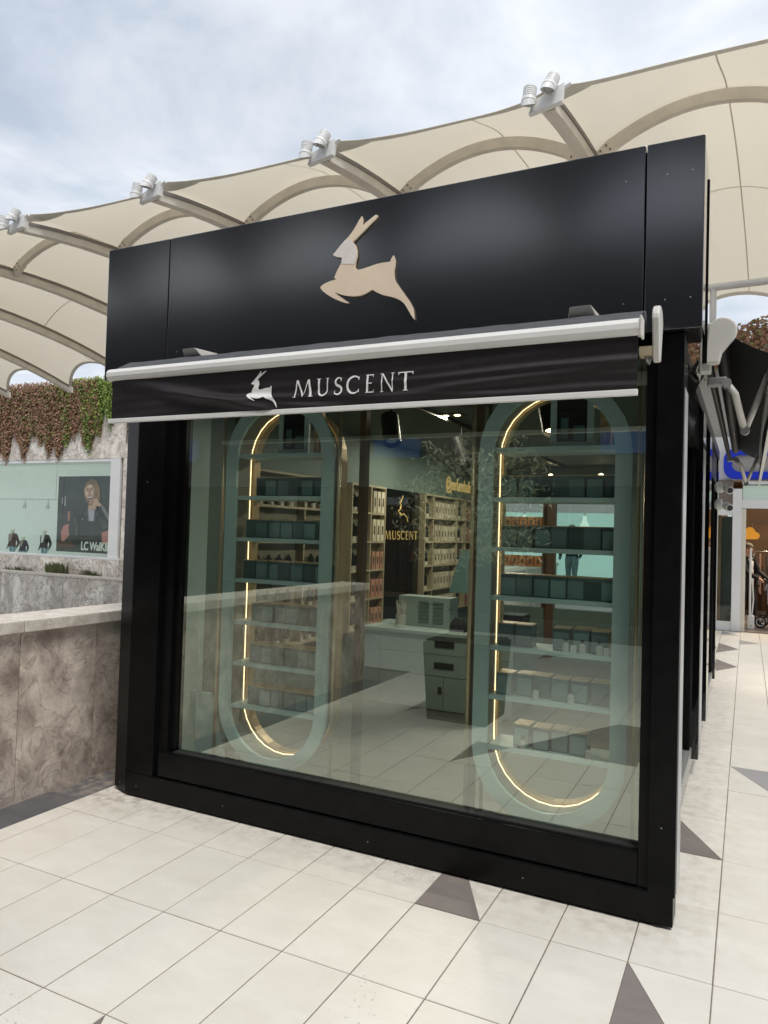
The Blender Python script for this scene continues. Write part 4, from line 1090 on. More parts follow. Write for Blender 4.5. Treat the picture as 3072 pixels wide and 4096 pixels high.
# lamps
TR = empty('track_rail', (-2.0, 4.6, 2.49), 'black lamp track running along the kiosk ceiling towards the back', 'track')
box('rail', 'black_lamp', -2.02, -1.985, 3.75, 8.8, 2.468, 2.4995, TR)
def spot(x, y_, z, d, label, glow):
    S = empty('track_spotlight', (x, y_, z), label, 'spotlight', 'black track spotlights')
    dv_ = Vector(d).normalized()
    c = Vector((x, y_, z - 0.12))
    MB().tube([(x, y_, 2.467), (x, y_, z - 0.02), tuple(c + Vector((0.05, 0, 0)))], 0.009, 8).build('arm', 'black_lamp', S)
    MB().lathe([(0.05, -0.10), (0.056, -0.095), (0.056, 0.105), (0.050, 0.106), (0.046, 0.08)], tuple(c), tuple(dv_), 18).build('housing', 'black_lamp', S)
    MB().lathe([(0.040, 0.0), (0.038, 0.006)], tuple(c + dv_ * 0.075), tuple(dv_), 16).build('lens', 'lamp_glow' if glow else 'lamp_lens', S)
spot(-2.0, 4.1, 2.40, (0.30, -0.35, -0.90), 'nearest black track spotlight hanging behind the valance', False)
spot(-2.0, 5.35, 2.42, (0.3, 0.2, -0.9), 'second black track spotlight further along the ceiling track', False)
spot(-1.02, 4.15, 2.44, (0.25, -0.35, -0.9), 'black spotlight beside the framed poster of the right display', True)
box('stem_plate', 'black_lamp', -1.06, -0.98, 4.1, 4.2, 2.468, 2.4995, TR)
for x, y_, lb_ in ((-1.93, 4.95, 'square recessed downlight with two lamps in the kiosk ceiling'), (-2.2, 7.4, 'square recessed downlight further back in the kiosk ceiling')):
    D = empty('downlight', (x, y_, 2.5), lb_, 'downlight')
    box('frame', 'black_lamp', x - 0.10, x + 0.10, y_ - 0.06, y_ + 0.06, 2.492, 2.4995, D)
    for k in (-0.045, 0.045):
        MB().lathe([(0.025, 0), (0.02, 0.004)], (x + k, y_, 2.4915), (0, 0, -1), 12).build('lamp', 'lamp_glow', D)
sp = MB().lathe([(0.11, 0), (0.11, 0.012), (0.10, 0.016)], (-1.63, 4.65, 2.4995), (0, 0, -1), 22).build('ceiling_speaker', 'black_lamp')
tag(sp, 'round dark ceiling speaker next to the recessed downlight', 'speaker')
RR = empty('rear_track', (-2.0, 8.7, 2.4), 'short black lamp track with two glowing globes above the back windows', 'track')
box('rail', 'black_lamp', -2.9, -1.35, 8.70, 8.74, 2.33, 2.36, RR)
for x in (-2.1, -1.52):
    MB().lathe([(0.008, -0.036), (0.028, -0.022), (0.036, 0), (0.028, 0.022), (0.008, 0.036)], (x, 8.66, 2.345), (0, 0, 1), 12).build('globe', 'lamp_glow', RR, smooth=True)
for x in (-2.8, -1.5):
    MB().tube([(x, 8.72, 2.36), (x, 8.72, 2.4995)], 0.006, 6).build('hanger', 'black_lamp', RR)
# the kiosk's downlight lamps, and an extra one without a fixture
def lamp(x, y_, z, e, size=0.12, c=(1.0, 0.86, 0.68)):
    d = bpy.data.lights.new('interior_lamp', 'AREA'); d.energy = e; d.size = size; d.color = c
    o = bpy.data.objects.new('interior_lamp', d); o.location = (x, y_, z); col.objects.link(o)
lamp(-1.93, 4.95, 2.48, 17); lamp(-2.2, 7.4, 2.48, 17); lamp(-2.6, 6.3, 2.48, 9)

# ------------------------------------------------------------------ tensile canopy
SX, TIPX = 3.73, -2.65
def lagr(P, y):
    s = 0
    for i, (xi, zi) in enumerate(P):
        t = zi
        for j, (xj, _) in enumerate(P):
            if j != i: t *= (y - xj) / (xi - xj)
        s += t
    return s
BP = [(10.35, 8.00), (12.8, 8.29), (15.6, 8.24), (20.2, 7.30)]
SHEAR = 0.05     # the beams fan slightly to the right
def beamz(y): return lagr(BP, y)
def lerp(P, y):
    if y <= P[0][0]: return P[0][1]
    for (a, za), (b, zb) in zip(P, P[1:]):
        if y <= b:
            t = (y - a) / (b - a); t = t * t * (3 - 2 * t) * 0.5 + t * 0.5
            return za + (zb - za) * t
    return P[-1][1]
AP = [(10.35, 0.10), (11.0, 0.25), (12.8, 0.68), (15, 0.78), (18, 0.66), (20.8, 0.30)]
def arch(u): return 4 * u * (1 - u)
def canopy(name, flip, n0, n1, label, membrane, lamps):
    sg = -1.0 if flip else 1.0
    off = -0.4 if flip else 0.0      # mirrored canopy stands on the far side of the plaza
    fy = (lambda y: -(y - 1.2)) if flip else (lambda y: y)
    T = empty(name, (TIPX, fy(15), 0), label, 'canopy')
    for n in range(n0, n1 + 1):
        x = TIPX + SX * n
        rings = []
        for k in range(15):
            y = 10.30 + 10.5 * k / 14
            zt = beamz(y) - 0.03; h = 0.30 - 0.08 * abs(k - 7) / 7
            xs = x + SHEAR * (y - 10.35)
            rings.append([(xs - 0.10, fy(y), zt - h), (xs + 0.10, fy(y), zt - h), (xs + 0.10, fy(y), zt), (xs - 0.10, fy(y), zt)])
        MB().loops(rings).build('beam', 'cream_steel', T, fixn=True)
        gx = lambda y: x + SHEAR * (y - 10.35)
        gut = [[(gx(y) + 0.1005, fy(y), beamz(y) - 0.11), (gx(y) + 0.125, fy(y), beamz(y) - 0.11), (gx(y) + 0.125, fy(y), beamz(y) - 0.045), (gx(y) + 0.1005, fy(y), beamz(y) - 0.045)] for y in [10.4 + 10.2 * k / 14 for k in range(15)]]
        MB().loops(gut).build('cable_channel', 'steel_dark', T, fixn=True)
        # post under the far end
        if n == n1: continue
        x1 = x + SX
        def surf(u, v, dz=0.0):
            a = arch(u)
            yf = 10.35 + (0.55 if n >= 0 else 0.92) * a; yb = 20.8 - 0.8 * a
            y = yf + (yb - yf) * v
            return (x + SX * u + SHEAR * (y - 10.35), fy(y), beamz(y) + 0.14 * math.exp(-(y - 10.35) / 1.2) + lerp(AP, y) * a + dz)
        MB().grid(lambda u, v: surf(u, v), 20, 26).build('membrane', membrane, T, smooth=True)
        # front edge belt, hanging just beneath the cloth
        MB().grid(lambda u, v: surf(u, 0.016 * v, -0.008), 20, 1).build('edge_belt', 'belt', T, smooth=True)
        MB().grid(lambda u, v: surf(u, 1 - 0.013 * v, -0.008), 20, 1).build('edge_belt', 'belt', T, smooth=True)
        for us in (0.0, 1.0):
            MB().grid(lambda u, v: surf(abs(us - 0.16 * u), (0.045 * (1 - u) ** 0.6) * v + 0.001, -0.006), 6, 4).build('corner_patch', 'belt', T, smooth=True)
        MB().grid(lambda u, v: surf(0.565 + 0.007 * u, v, -0.007), 1, 26).build('seam', 'seam', T, smooth=True)
        for vs_ in (0.60,):
            MB().grid(lambda u, v: surf(u, vs_ + 0.003 * v, -0.007), 20, 1).build('seam', 'seam', T, smooth=True)
        # arched tube with bracket plates
        ar = []
        for k in range(25):
            u = 0.075 + 0.85 * k / 24
            zc = beamz(12.8) + 0.68 * arch(u) - 0.15
            ar.append((x + SX * u + SHEAR * 2.45, fy(12.8), zc))
        rg = []
        for k, p in enumerate(ar):
            a = Vector(ar[min(k + 1, 24)]) - Vector(ar[max(k - 1, 0)]); a.normalize(); nrm = Vector((-a.z, 0, a.x))
            c = Vector(p)
            rg.append([tuple(c + nrm * b * 0.095 + Vector((0, d * 0.06, 0))) for b, d in ((-1, -1), (1, -1), (1, 1), (-1, 1))])
        MB().loops(rg).build('arch_tube', 'cream_steel', T, fixn=True)
        for s_, u0, u1 in ((1, 0.03, 0.10), (-1, 0.97, 0.90)):
            p0 = Vector((x + SX * u0 + SHEAR * 2.45, fy(12.8), beamz(12.8) + 0.68 * arch(u0) - 0.22)); p1 = Vector((x + SX * u1 + SHEAR * 2.45, fy(12.8), beamz(12.8) + 0.68 * arch(u1) - 0.15))
            dd = (p1 - p0).normalized(); nn_ = Vector((-dd.z, 0, dd.x)) * 0.105
            pl = MB().hexa([tuple(q + Vector((0, e * 0.07, 0))) for q, e in ((p0 - nn_, -1), (p1 - nn_, -1), (p1 - nn_, 1), (p0 - nn_, 1), (p0 + nn_, -1), (p1 + nn_, -1), (p1 + nn_, 1), (p0 + nn_, 1))]).build('bracket_plate', 'cream_steel', T, fixn=True)
            for bi in (-0.05, 0.05):
                for bj in (0.35, 0.7):
                    c = p0 + (p1 - p0) * bj + nn_.normalized() * bi
                    MB().lathe([(0.017, 0), (0.017, 0.02)], tuple(c + Vector((0, -0.0705 * sg, 0))), (0, -sg, 0), 8).build('bolt', 'steel_dark', pl)
    return T
canopy('tensile_canopy', False, -7, 2, 'cream tensile fabric canopy on arched steel beams behind the kiosk', 'membrane', True)
# floodlights at the tips
TIPNAME = {-4: 'beam tip beyond the left edge', -3: 'leftmost beam tip', -2: 'second beam tip from the left', -1: 'third beam tip from the left', 0: 'beam tip nearest the kiosk top'}
for n in range(-3, 1):
    x = TIPX + SX * n + 0.2; zt = beamz(10.3) - 0.11
    MP = empty('lamp_mount', (x, 10.2, zt - 0.1), 'white lamp mounting plate on the %s' % TIPNAME[n], 'bracket', 'lamp mounts on the canopy tips')
    MB().hexa([(x - 0.46, 10.16, zt - 0.20), (x + 0.02, 10.16, zt - 0.12), (x + 0.02, 10.26, zt - 0.12), (x - 0.46, 10.26, zt - 0.20), (x - 0.40, 10.16, zt - 0.02), (x + 0.05, 10.16, zt + 0.15), (x + 0.05, 10.26, zt + 0.15), (x - 0.40, 10.26, zt - 0.02)]).build('plate', 'lamp_white', MP, bevel=0.01)
    MB().tube([(x + 0.02, 10.22, zt + 0.10), (x + 0.13, 10.22, zt + 0.14)], 0.03, 8).build('cable_clamp', 'lamp_white', MP)
    for k, (dx, dz, d) in enumerate(((-0.47, -0.06, (-0.05, -0.15, -1)), (-0.13, 0.10, (-0.22, -0.42, -0.88)))):
        dx, dz = dx * 0.85 - 0.02, dz * 0.8
        F = empty('floodlight', (x + dx, 10.1, zt + dz), 'white ribbed floodlight %s on the %s' % (('aimed straight down', 'tilted forward')[k], TIPNAME[n]), 'floodlight', 'floodlights on the canopy tips')
        c = Vector((x + dx, 10.05, zt + dz)); ax = Vector(d).normalized()
        prof = [(0.05, -0.18), (0.09, -0.17)]
        for q in range(5):
            h0 = -0.165 + q * 0.031
            prof += [(0.096, h0), (0.096, h0 + 0.018), (0.084, h0 + 0.019), (0.084, h0 + 0.030)]
        prof += [(0.104, 0.0), (0.108, 0.05), (0.10, 0.055), (0.088, 0.03)]
        MB().lathe(prof, tuple(c), tuple(ax), 20).build('housing', 'lamp_white', F)
        MB().lathe([(0.087, 0.0), (0.08, 0.008)], tuple(c + ax * 0.032), tuple(ax), 18).build('lens', 'lamp_lens', F)
        # slanted hood
        a = Vector((1, 0, 0)); a = (a - ax * a.dot(ax)).normalized(); b = ax.cross(a)
        rings = []
        for r_, off_ in ((0.128, 0), (0.120, 0)):
            pass
        ro = [tuple(c + ax * 0.05 + (a * cos(2 * pi * q / 18) + b * sin(2 * pi * q / 18)) * 0.102) for q in range(18)]
        rt = [tuple(c + ax * (0.10 + 0.06 * sin(2 * pi * q / 18)) + (a * cos(2 * pi * q / 18) + b * sin(2 * pi * q / 18)) * 0.096) for q in range(18)]
        MB().loops([ro, rt], caps=False).build('hood', 'lamp_white', F)
        MB().tube([tuple(c + Vector((0.0, 0.10, 0.0))), tuple(c + Vector((0.02, 0.16, 0.02)))], 0.03, 8).build('mounting_arm', 'lamp_white', F)

# ------------------------------------------------------------------ facade on the left
FY = 24.0
FB = empty('shop_building', (-26, FY, 0), 'marble clad shop building with a wide display window behind the parapet', 'building')
box('wall', 'grout', -60, -7, FY + 0.06, FY + 0.5, 4.56, 8.0, FB)
x = -60.0
while x < -7:
    wv = 1.7 if x < -26 else 1.6
    for z0, z1 in ((4.56, 6.25), (6.26, 7.98)):
        box('stone_panel', 'pale_marble', x + 0.006, min(x + wv, -7) - 0.006, FY - rnd.uniform(0, 0.012), FY + 0.055, z0, z1, FB)
    x += wv
box('wall', 'pale_marble', -24.82, -7, FY, FY + 0.5, -3, 4.55, FB)
box('column', 'white_frame', -25.56, -24.98, FY - 0.02, FY + 0.45, 0.12, 4.55, FB)
box('window_frame', 'steel_dark', -24.975, -24.83, FY + 0.1, FY + 0.3, 0.1, 4.55, FB)
box('window_frame', 'white_frame', -60, -24.8, FY - 0.06, FY + 0.45, 0.02, 0.115, FB)
box('window_frame', 'white_frame', -60, -25.57, FY + 0.01, FY + 0.09, 4.43, 4.55, FB)
x = -60.0
for x0, x1 in ((-60, -50.01), (-50, -40.01), (-40, -35.01), (-35, -31.41), (-31.4, -28.61), (-28.6, -25.57)):
    box('window_pane', 'shop_glass', x0, x1 - 0.012, FY + 0.10, FY + 0.115, 0.118, 4.42, FB)
box('display_back', 'display_wall', -60, -24.9, FY + 2.6, FY + 2.7, -0.8, 4.6, FB)
box('display_side', 'display_wall', -24.97, -24.84, FY + 0.46, FY + 2.59, -0.4, 4.6, FB)
box('display_ceiling', 'display_wall', -60, -24.98, FY + 0.46, FY + 2.59, 4.35, 4.5, FB)
box('display_floor', 'display_floor', -60, -24.98, FY + 0.12, FY + 2.59, -0.75, -0.66, FB)
box('roof', 'pale_marble', -60, -7, FY + 0.0, FY + 9, 7.99, 8.1, FB)
# lower marble terrace in front of the window
for name_, y0, z1, lab in (('planter_wall', 22.4, -0.62, 'upper'), ):
    TW = empty('planter_wall', (-26, y0, -3), 'pale marble planter wall with coping below the shop window', 'wall')
    box('core', 'grout', -60, -6, y0 + 0.05, y0 + 0.4, -3, z1 - 0.1, TW)
    x = -60.0
    while x < -6:
        box('stone_panel', 'pale_marble', x + 0.005, x + 0.795, y0 - rnd.uniform(0, 0.01), y0 + 0.045, -3, z1 - 0.1, TW); x += 0.8
    x = -60.0
    while x < -6:
        box('coping_slab', 'coping_stone', x + 0.004, x + 1.996, y0 - 0.06, y0 + 0.45, z1 - 0.095, z1, TW, bevel=0.01); x += 2.0
box_s = MB().box(-60, -6, 22.86, FY - 0.07, -1.2, -0.75).build('planter_soil', 'soil'); struct(box_s)
x = -60.0
PW = empty('plinth_wall', (-26, FY, -0.6), 'narrow marble plinth band right under the display window sill', 'wall')
while x < -24.9:
    box('stone_panel', 'pale_marble', x + 0.004, min(x + 1.5, -24.83) - 0.004, FY - 0.055, FY + 0.09, -0.74, 0.015, PW); x += 1.5

# plants in the planter
def tuft(name, x, y0, z0, n, h, spread, m, label):
    mb = MB()
    for k in range(n):
        a = rnd.uniform(0, 2 * pi); r = rnd.uniform(0, spread); l = rnd.uniform(0.4, 1) * h
        px, py = x + r * cos(a), y0 + r * sin(a) * 0.4
        lean = rnd.uniform(-0.5, 0.5); wv = rnd.uniform(0.012, 0.03)
        p0, p1, p2 = Vector((px, py, z0)), Vector((px + lean * l * 0.4, py - 0.05, z0 + l * 0.65)), Vector((px + lean * l, py - 0.12, z0 + l))
        side = Vector((wv, 0, 0.0))
        mb.quad(tuple(p0 - side), tuple(p0 + side), tuple(p1 + side), tuple(p1 - side)); mb.quad(tuple(p1 - side), tuple(p1 + side), tuple(p2 + side * 0.2), tuple(p2 - side * 0.2))
    t = empty(name, (x, y0, z0), label, 'plant', 'plants along the shop planter')
    mb.build('foliage', m, t)
    MB().tube([(x, y0, z0 - 0.05), (x, y0, z0 + h * 0.5)], 0.015, 6).build('stem', 'stem', t)
tuft('shrub', -28.0, 23.4, -0.75, 260, 0.62, 0.75, 'weed', 'largest loose shrub in the planter, under the dark fashion poster')
tuft('shrub', -26.0, 23.4, -0.75, 120, 0.36, 0.8, 'weed', 'lower dry shrub in the planter, beside the kiosk edge')
tuft('shrub', -30.6, 23.4, -0.75, 90, 0.3, 1.0, 'weed', 'thin dry tuft in the planter, between shrub and mannequins')
tuft('shrub', -32.3, 23.4, -0.75, 60, 0.35, 0.4, 'weed', 'small yellow-green tuft in the planter, below the mannequins')
tuft('shrub', -26.9, 22.2, -2.7, 120, 0.55, 0.8, 'weed', 'dark green weed in front of the planter wall, just above the parapet')

# creepers
def creeper(name, x0, x1, tongues, m, label, n, base=6.5):
    t = empty(name, ((x0 + x1) / 2, FY - 0.1, 8.0), label, 'plant', 'creepers hanging over the shop facade')
    mb = MB(); st = MB()
    def low(x):
        z = base
        for c, wd, zl in tongues:
            d = (x - c) / wd
            if abs(d) < 1.6: z = min(z, 8.0 - (8.0 - zl) * math.exp(-d * d * 0.8))
        return z
    made = 0
    while made < n:
        x = rnd.uniform(x0, x1); zl = low(x)
        zl += 0.22 * sin(4.3 * x + 1.3) + 0.16 * sin(11.1 * x) + rnd.gauss(0, 0.16)
        t_ = rnd.random() ** 0.8
        z = 8.15 - (8.15 - zl) * t_ + rnd.gauss(0, 0.06)
        if rnd.random() < t_ * 0.45: continue
        thick = 0.38 * (1 - t_) + 0.10
        y = FY - 0.02 - rnd.random() * thick
        s = rnd.uniform(0.035, 0.075)
        nrm = Vector((rnd.gauss(0, 0.5), -1, rnd.gauss(0.3, 0.5))).normalized()
        a = nrm.cross(Vector((rnd.gauss(0, 1), 0.1, rnd.gauss(0, 1)))).normalized(); b = nrm.cross(a)
        c = Vector((x, y, z))
        mb.quad(tuple(c - a * s), tuple(c - b * s * 0.7), tuple(c + a * s), tuple(c + b * s * 0.7))
        made += 1
    for c, wd, zl in tongues:
        for k in range(4):
            xx = c + rnd.uniform(-0.5, 0.5) * wd
            st.tube([(xx, FY - 0.1, 8.1), (xx + rnd.uniform(-0.1, 0.1), FY - 0.06, (8.1 + zl) / 2), (xx + rnd.uniform(-0.15, 0.15), FY - 0.05, zl + 0.2)], 0.012, 5)
    st.build('stem', 'stem', t)
    mb.build('foliage', m, t)
red_t = [(-52, 2, 5.6), (-47, 2, 5.4), (-42, 2.2, 5.2), (-37, 1.5, 5.4), (-35.2, 1.0, 5.0), (-33.3, 0.8, 4.95), (-32.55, 0.6, 4.7), (-31.3, 0.75, 5.0), (-30.3, 0.6, 5.5), (-29.4, 0.85, 4.95), (-28.9, 0.5, 4.6), (-27.9, 0.5, 5.9), (-27.2, 0.5, 5.4)]
creeper('hanging_creeper', -42, -26.2, red_t, 'red_creeper', 'russet red creeper hanging in tongues over the marble facade', 60000, 5.75)
grn_t = [(-28.35, 0.55, 5.55), (-27.6, 0.40, 6.3), (-27.0, 0.5, 5.1), (-26.4, 0.35, 5.4), (-25.7, 0.5, 6.3)]
creeper('hanging_creeper', -28.9, -24.6, grn_t, 'green_creeper', 'bright green creeper hanging beside the red one near the kiosk', 12000, 6.7)
creeper('hanging_creeper', -24.9, -8, [(-24.55, 0.18, 5.0), (-23, 1, 6.5), (-20, 2, 6.8), (-15, 3, 6.5)], 'red_creeper', 'thin red creeper trailing on the narrow marble strip beside the kiosk', 2600)

# fashion poster in the window
PO = empty('fashion_poster', (-27.5, FY + 0.3, 0.25), 'dark fashion poster of a laughing woman in a black jacket inside the window', 'poster')
px0, px1, pz0, pz1 = -29.25, -25.6, 0.27, 3.80
PYB = FY + 0.32
box('sheet', 'poster_bg', px0, px1, PYB, PYB + 0.02, pz0, pz1, PO)
def pp(u, v):     # poster print coordinates measured on the photograph's poster, 0..480 by 0..680
    return (px0 + (px1 - px0) * u / 490.0, pz1 - (pz1 - pz0) * v / 685.0)
lay = [0]
def pr(name, m, pts):
    lay[0] += 1
    y0 = PYB - 0.002 - 0.0015 * lay[0]
    mb = MB(); q = [pp(*p) for p in pts]
    i = len(mb.v); mb.v += [(a, y0, b) for a, b in q]; mb.f.append(tuple(range(len(q))))
    o = mb.build(name, m, PO, fixn=False)
    return o
def ell(cx, cy, rx, ry, n=24, rot=0):
    c, s = cos(radians(rot)), sin(radians(rot))
    return [(cx + rx * cos(2 * pi * k / n) * c - ry * sin(2 * pi * k / n) * s, cy + rx * cos(2 * pi * k / n) * s + ry * sin(2 * pi * k / n) * c) for k in range(n)]
pr('printed_band', 'poster_band', [(0, 190), (488, 190), (488, 330), (0, 345)])
pr('printed_chair', 'print_pink', [(40, 500), (60, 450), (105, 432), (128, 460), (110, 540), (70, 590), (45, 595)])
pr('printed_chair', 'print_pink', [(392, 500), (470, 470), (478, 590), (400, 600)])
pr('printed_chair', 'print_pink', [(95, 320), (112, 315), (112, 400), (98, 410)])
pr('printed_table', 'print_table', [(10, 590), (170, 590), (170, 640), (10, 650)])
pr('printed_candle', 'print_blouse', [(62, 180), (70, 180), (72, 270), (62, 270)])
pr('printed_candle', 'print_blouse', [(38, 195), (44, 195), (44, 255), (38, 255)])
pr('printed_jacket', 'print_jacket', [(165, 310), (255, 280), (330, 285), (385, 300), (440, 345), (482, 460), (390, 500), (375, 640), (170, 640), (120, 560), (105, 470), (130, 370)])
pr('printed_blouse', 'print_blouse', [(268, 290), (332, 290), (325, 400), (278, 402)])
pr('printed_sleeve', 'stripe_sleeve', [(370, 262), (392, 252), (440, 330), (478, 410), (480, 455), (425, 360)])
pr('printed_hair', 'print_hair', [(250, 60), (290, 25), (335, 40), (365, 110), (372, 200), (345, 260), (320, 250), (250, 230), (228, 150), (235, 90)])
pr('printed_neck', 'print_skin', [(278, 230), (330, 225), (330, 290), (300, 306), (272, 290)])
pr('printed_face', 'print_skin', ell(282, 140, 47, 85, rot=-8))
pr('printed_fringe', 'print_hair', [(240, 75), (290, 45), (325, 60), (345, 130), (350, 240), (330, 245), (328, 140), (305, 82), (262, 78), (240, 110)])
pr('printed_cheek_shade', 'print_skin_shade', [(318, 70), (330, 110), (330, 165), (318, 205), (298, 224), (310, 190), (316, 140)])
pr('printed_jaw_shade', 'print_skin_shade', [(272, 262), (296, 236), (330, 226), (330, 250), (300, 262)])
pr('printed_cheek', 'print_skin_light', ell(258, 155, 14, 18, 16)); pr('printed_cheek', 'print_skin_light', ell(300, 148, 13, 17, 16)); pr('printed_forehead', 'print_skin_light', ell(282, 92, 24, 16, 16))
for dx_ in (0, 9, 18): pr('printed_strand', 'print_hair_light', [(322 + dx_, 62), (327 + dx_, 62), (352 + dx_, 150), (349 + dx_, 225), (345 + dx_, 225), (345 + dx_, 150)])
pr('printed_lapel', 'print_jacket_light', [(258, 285), (270, 292), (282, 402), (262, 380), (240, 330)]); pr('printed_lapel', 'print_jacket_light', [(332, 290), (345, 292), (372, 330), (340, 390), (326, 402)])
pr('printed_fold', 'print_jacket_light', [(150, 400), (175, 370), (200, 470), (190, 560), (170, 520)]); pr('printed_fold', 'print_jacket_light', [(380, 380), (430, 400), (450, 460), (400, 470)])
pr('printed_mouth', 'print_lip', ell(282, 192, 24, 17, 16, -14))
pr('printed_teeth', 'print_white', [(262, 188), (302, 180), (300, 191), (266, 198)])
pr('printed_eye', 'print_hair', ell(263, 128, 10, 4, 12, -6)); pr('printed_eye', 'print_hair', ell(302, 121, 10, 4, 12, -6))
pr('printed_eyebrow', 'print_hair', [(250, 113), (275, 107), (276, 111), (252, 118)]); pr('printed_eyebrow', 'print_hair', [(290, 104), (316, 104), (315, 108), (291, 108)])
pr('printed_nose', 'print_pink', [(281, 128), (286, 128), (292, 160), (278, 163)])
pr('printed_hand', 'print_skin', [(322, 205), (345, 200), (372, 235), (392, 255), (375, 272), (350, 265), (340, 300), (318, 290), (310, 240)])
pr('printed_button', 'print_blouse', ell(232, 385, 5, 6, 10))
text_obj('lettering', 'LC WaIKIKI', 0.54, 'print_white', PO, Matrix(((1, 0, 0, px0 + 1.74), (0, 0, -1, PYB - 0.10), (0, 1, 0, 0.40), (0, 0, 0, 1))), 0.004, sx=0.76, spacing=0.95, bold=0.012)

# ------------------------------------------------------------------ figures (people, mannequins)
def smooth_figure(name, joints, edges, radii, parent, mats, pick, sub=2):
    me = bpy.data.meshes.new(name)
    me.from_pydata(joints, edges, [])
    o = bpy.data.objects.new(name, me); col.objects.link(o)
    sk = o.modifiers.new('skin', 'SKIN'); sk.use_smooth_shade = True
    for v, r in zip(me.skin_vertices[0].data, radii): v.radius = r if isinstance(r, tuple) else (r, r)
    me.skin_vertices[0].data[0].use_root = True
    s = o.modifiers.new('subdivision', 'SUBSURF'); s.levels = sub; s.render_levels = sub
    dg = bpy.context.evaluated_depsgraph_get()
    nm = bpy.data.meshes.new_from_object(o.evaluated_get(dg))
    o.modifiers.clear(); o.data = nm; nm.name = name
    nm.materials.clear()
    for k in mats: nm.materials.append(M[k])
    for p in nm.polygons:
        p.material_index = pick(p.center); p.use_smooth = True
    if parent is not None: attach(o, parent)
    return o
def figure(loc, h, face, label, cat, mats, pick, arms, name='person', hair=None, head=True, stride=0.08, group=None):
    """standing figure, h tall, facing direction face (radians from +X); arms: hand positions relative (forward, side, height fraction)"""
    T = empty(name, loc, label, cat, group)
    f = Vector((cos(face), sin(face), 0)); s = Vector((-sin(face), cos(face), 0)); L0 = Vector(loc)
    P = lambda a, b, c: tuple(L0 + f * (a * h) + s * (b * h) + Vector((0, 0, c * h)))
    J, E, R = [], [], []
    def add(p, r, q=None):
        J.append(p); R.append(r * h if not isinstance(r, tuple) else (r[0] * h, r[1] * h))
        if q is not None: E.append((q, len(J) - 1))
        return len(J) - 1
    pel = add(P(0, 0, 0.52), (0.085, 0.062)); wst = add(P(0, 0, 0.62), (0.078, 0.058), pel); ch = add(P(0.0, 0, 0.73), (0.095, 0.066), wst)
    nk = add(P(0.0, 0, 0.83), 0.036, ch)
    if head:
        hd0 = add(P(0.012, 0, 0.88), 0.046, nk); hd1 = add(P(0.018, 0, 0.935), 0.058, hd0); add(P(0.010, 0, 0.975), 0.042, hd1)
    for sd in (1, -1):
        st = stride * sd
        hp = add(P(0, 0.05 * sd, 0.49), 0.062, pel); kn = add(P(st * 0.6 + 0.01, 0.055 * sd, 0.28), 0.044, hp); an = add(P(st - 0.015, 0.055 * sd, 0.05), 0.028, kn); add(P(st + 0.075, 0.062 * sd, 0.022), 0.022, an)
        sh = add(P(0, 0.105 * sd, 0.80), 0.046, ch)
        a, b, c = arms[0 if sd > 0 else 1]
        hand = Vector((a, b * sd, c)); shv = Vector((0, 0.125 * sd, 0.79)); mid = (hand + shv) / 2 + Vector((-0.05, 0.02 * sd, -0.02))
        el = add(P(*mid), 0.033, sh); wr = add(P(*hand), 0.022, el); add(P(hand.x + 0.035, hand.y, hand.z - 0.02), 0.020, wr)
    b = smooth_figure('body', J, E, R, T, mats, lambda c: pick((c - L0).dot(f) / h, (c - L0).dot(s) / h, (c.z - L0.z) / h))
    if hair:
        c = L0 + f * (0.006 * h) + Vector((0, 0, 0.952 * h))
        mb = MB()
        mb.grid(lambda u, v: tuple(c + (f * cos(2 * pi * u) * 0.066 + s * sin(2 * pi * u) * 0.061) * h * sin(0.02 + v * (1.35 if cos(2 * pi * u) > 0.2 else 1.75)) + Vector((0, 0, 0.062 * h * cos(v * (1.35 if cos(2 * pi * u) > 0.2 else 1.75))))), 20, 8).build('hair', hair, T, smooth=True)
    if head and name == 'person':
        nb_ = L0 + f * (0.075 * h) + Vector((0, 0, 0.925 * h))
        MB().hexa([tuple(nb_ + s * a * 0.010 * h + f * b_ * h + Vector((0, 0, c * h))) for a, b_, c in ((-1, -0.012, -0.014), (-1, 0.012, -0.014), (1, 0.012, -0.014), (1, -0.012, -0.014), (-0.4, -0.016, 0.018), (-0.4, -0.008, 0.018), (0.4, -0.008, 0.018), (0.4, -0.016, 0.018))]).build('nose', 'skin', T, smooth=True)
        for sd in (1, -1):
            c = L0 + f * (0.064 * h) + s * (0.024 * sd * h) + Vector((0, 0, 0.942 * h))
            MB().lathe([(0.002, -0.004), (0.007, 0.0), (0.002, 0.004)], tuple(c), tuple(f), 8).build('eye', 'hair_dark', T, smooth=True)
            e_ = L0 + s * (0.062 * sd * h) + Vector((0, 0, 0.93 * h))
            MB().lathe([(0.004, -0.008), (0.016, 0.0), (0.004, 0.008)], tuple(e_), tuple(s), 10).build('ear', 'skin', T, smooth=True)
        m_ = L0 + f * (0.068 * h) + Vector((0, 0, 0.897 * h))
        MB().hexa([tuple(m_ + s * a * h + f * b_ * h + Vector((0, 0, c * h))) for a, b_, c in ((-0.018, -0.01, -0.003), (-0.018, 0.004, -0.003), (0.018, 0.004, -0.003), (0.018, -0.01, -0.003), (-0.018, -0.01, 0.003), (-0.018, 0.004, 0.003), (0.018, 0.004, 0.003), (0.018, -0.01, 0.003))]).build('mouth', 'print_lip', T)
    return T, f, s, L0

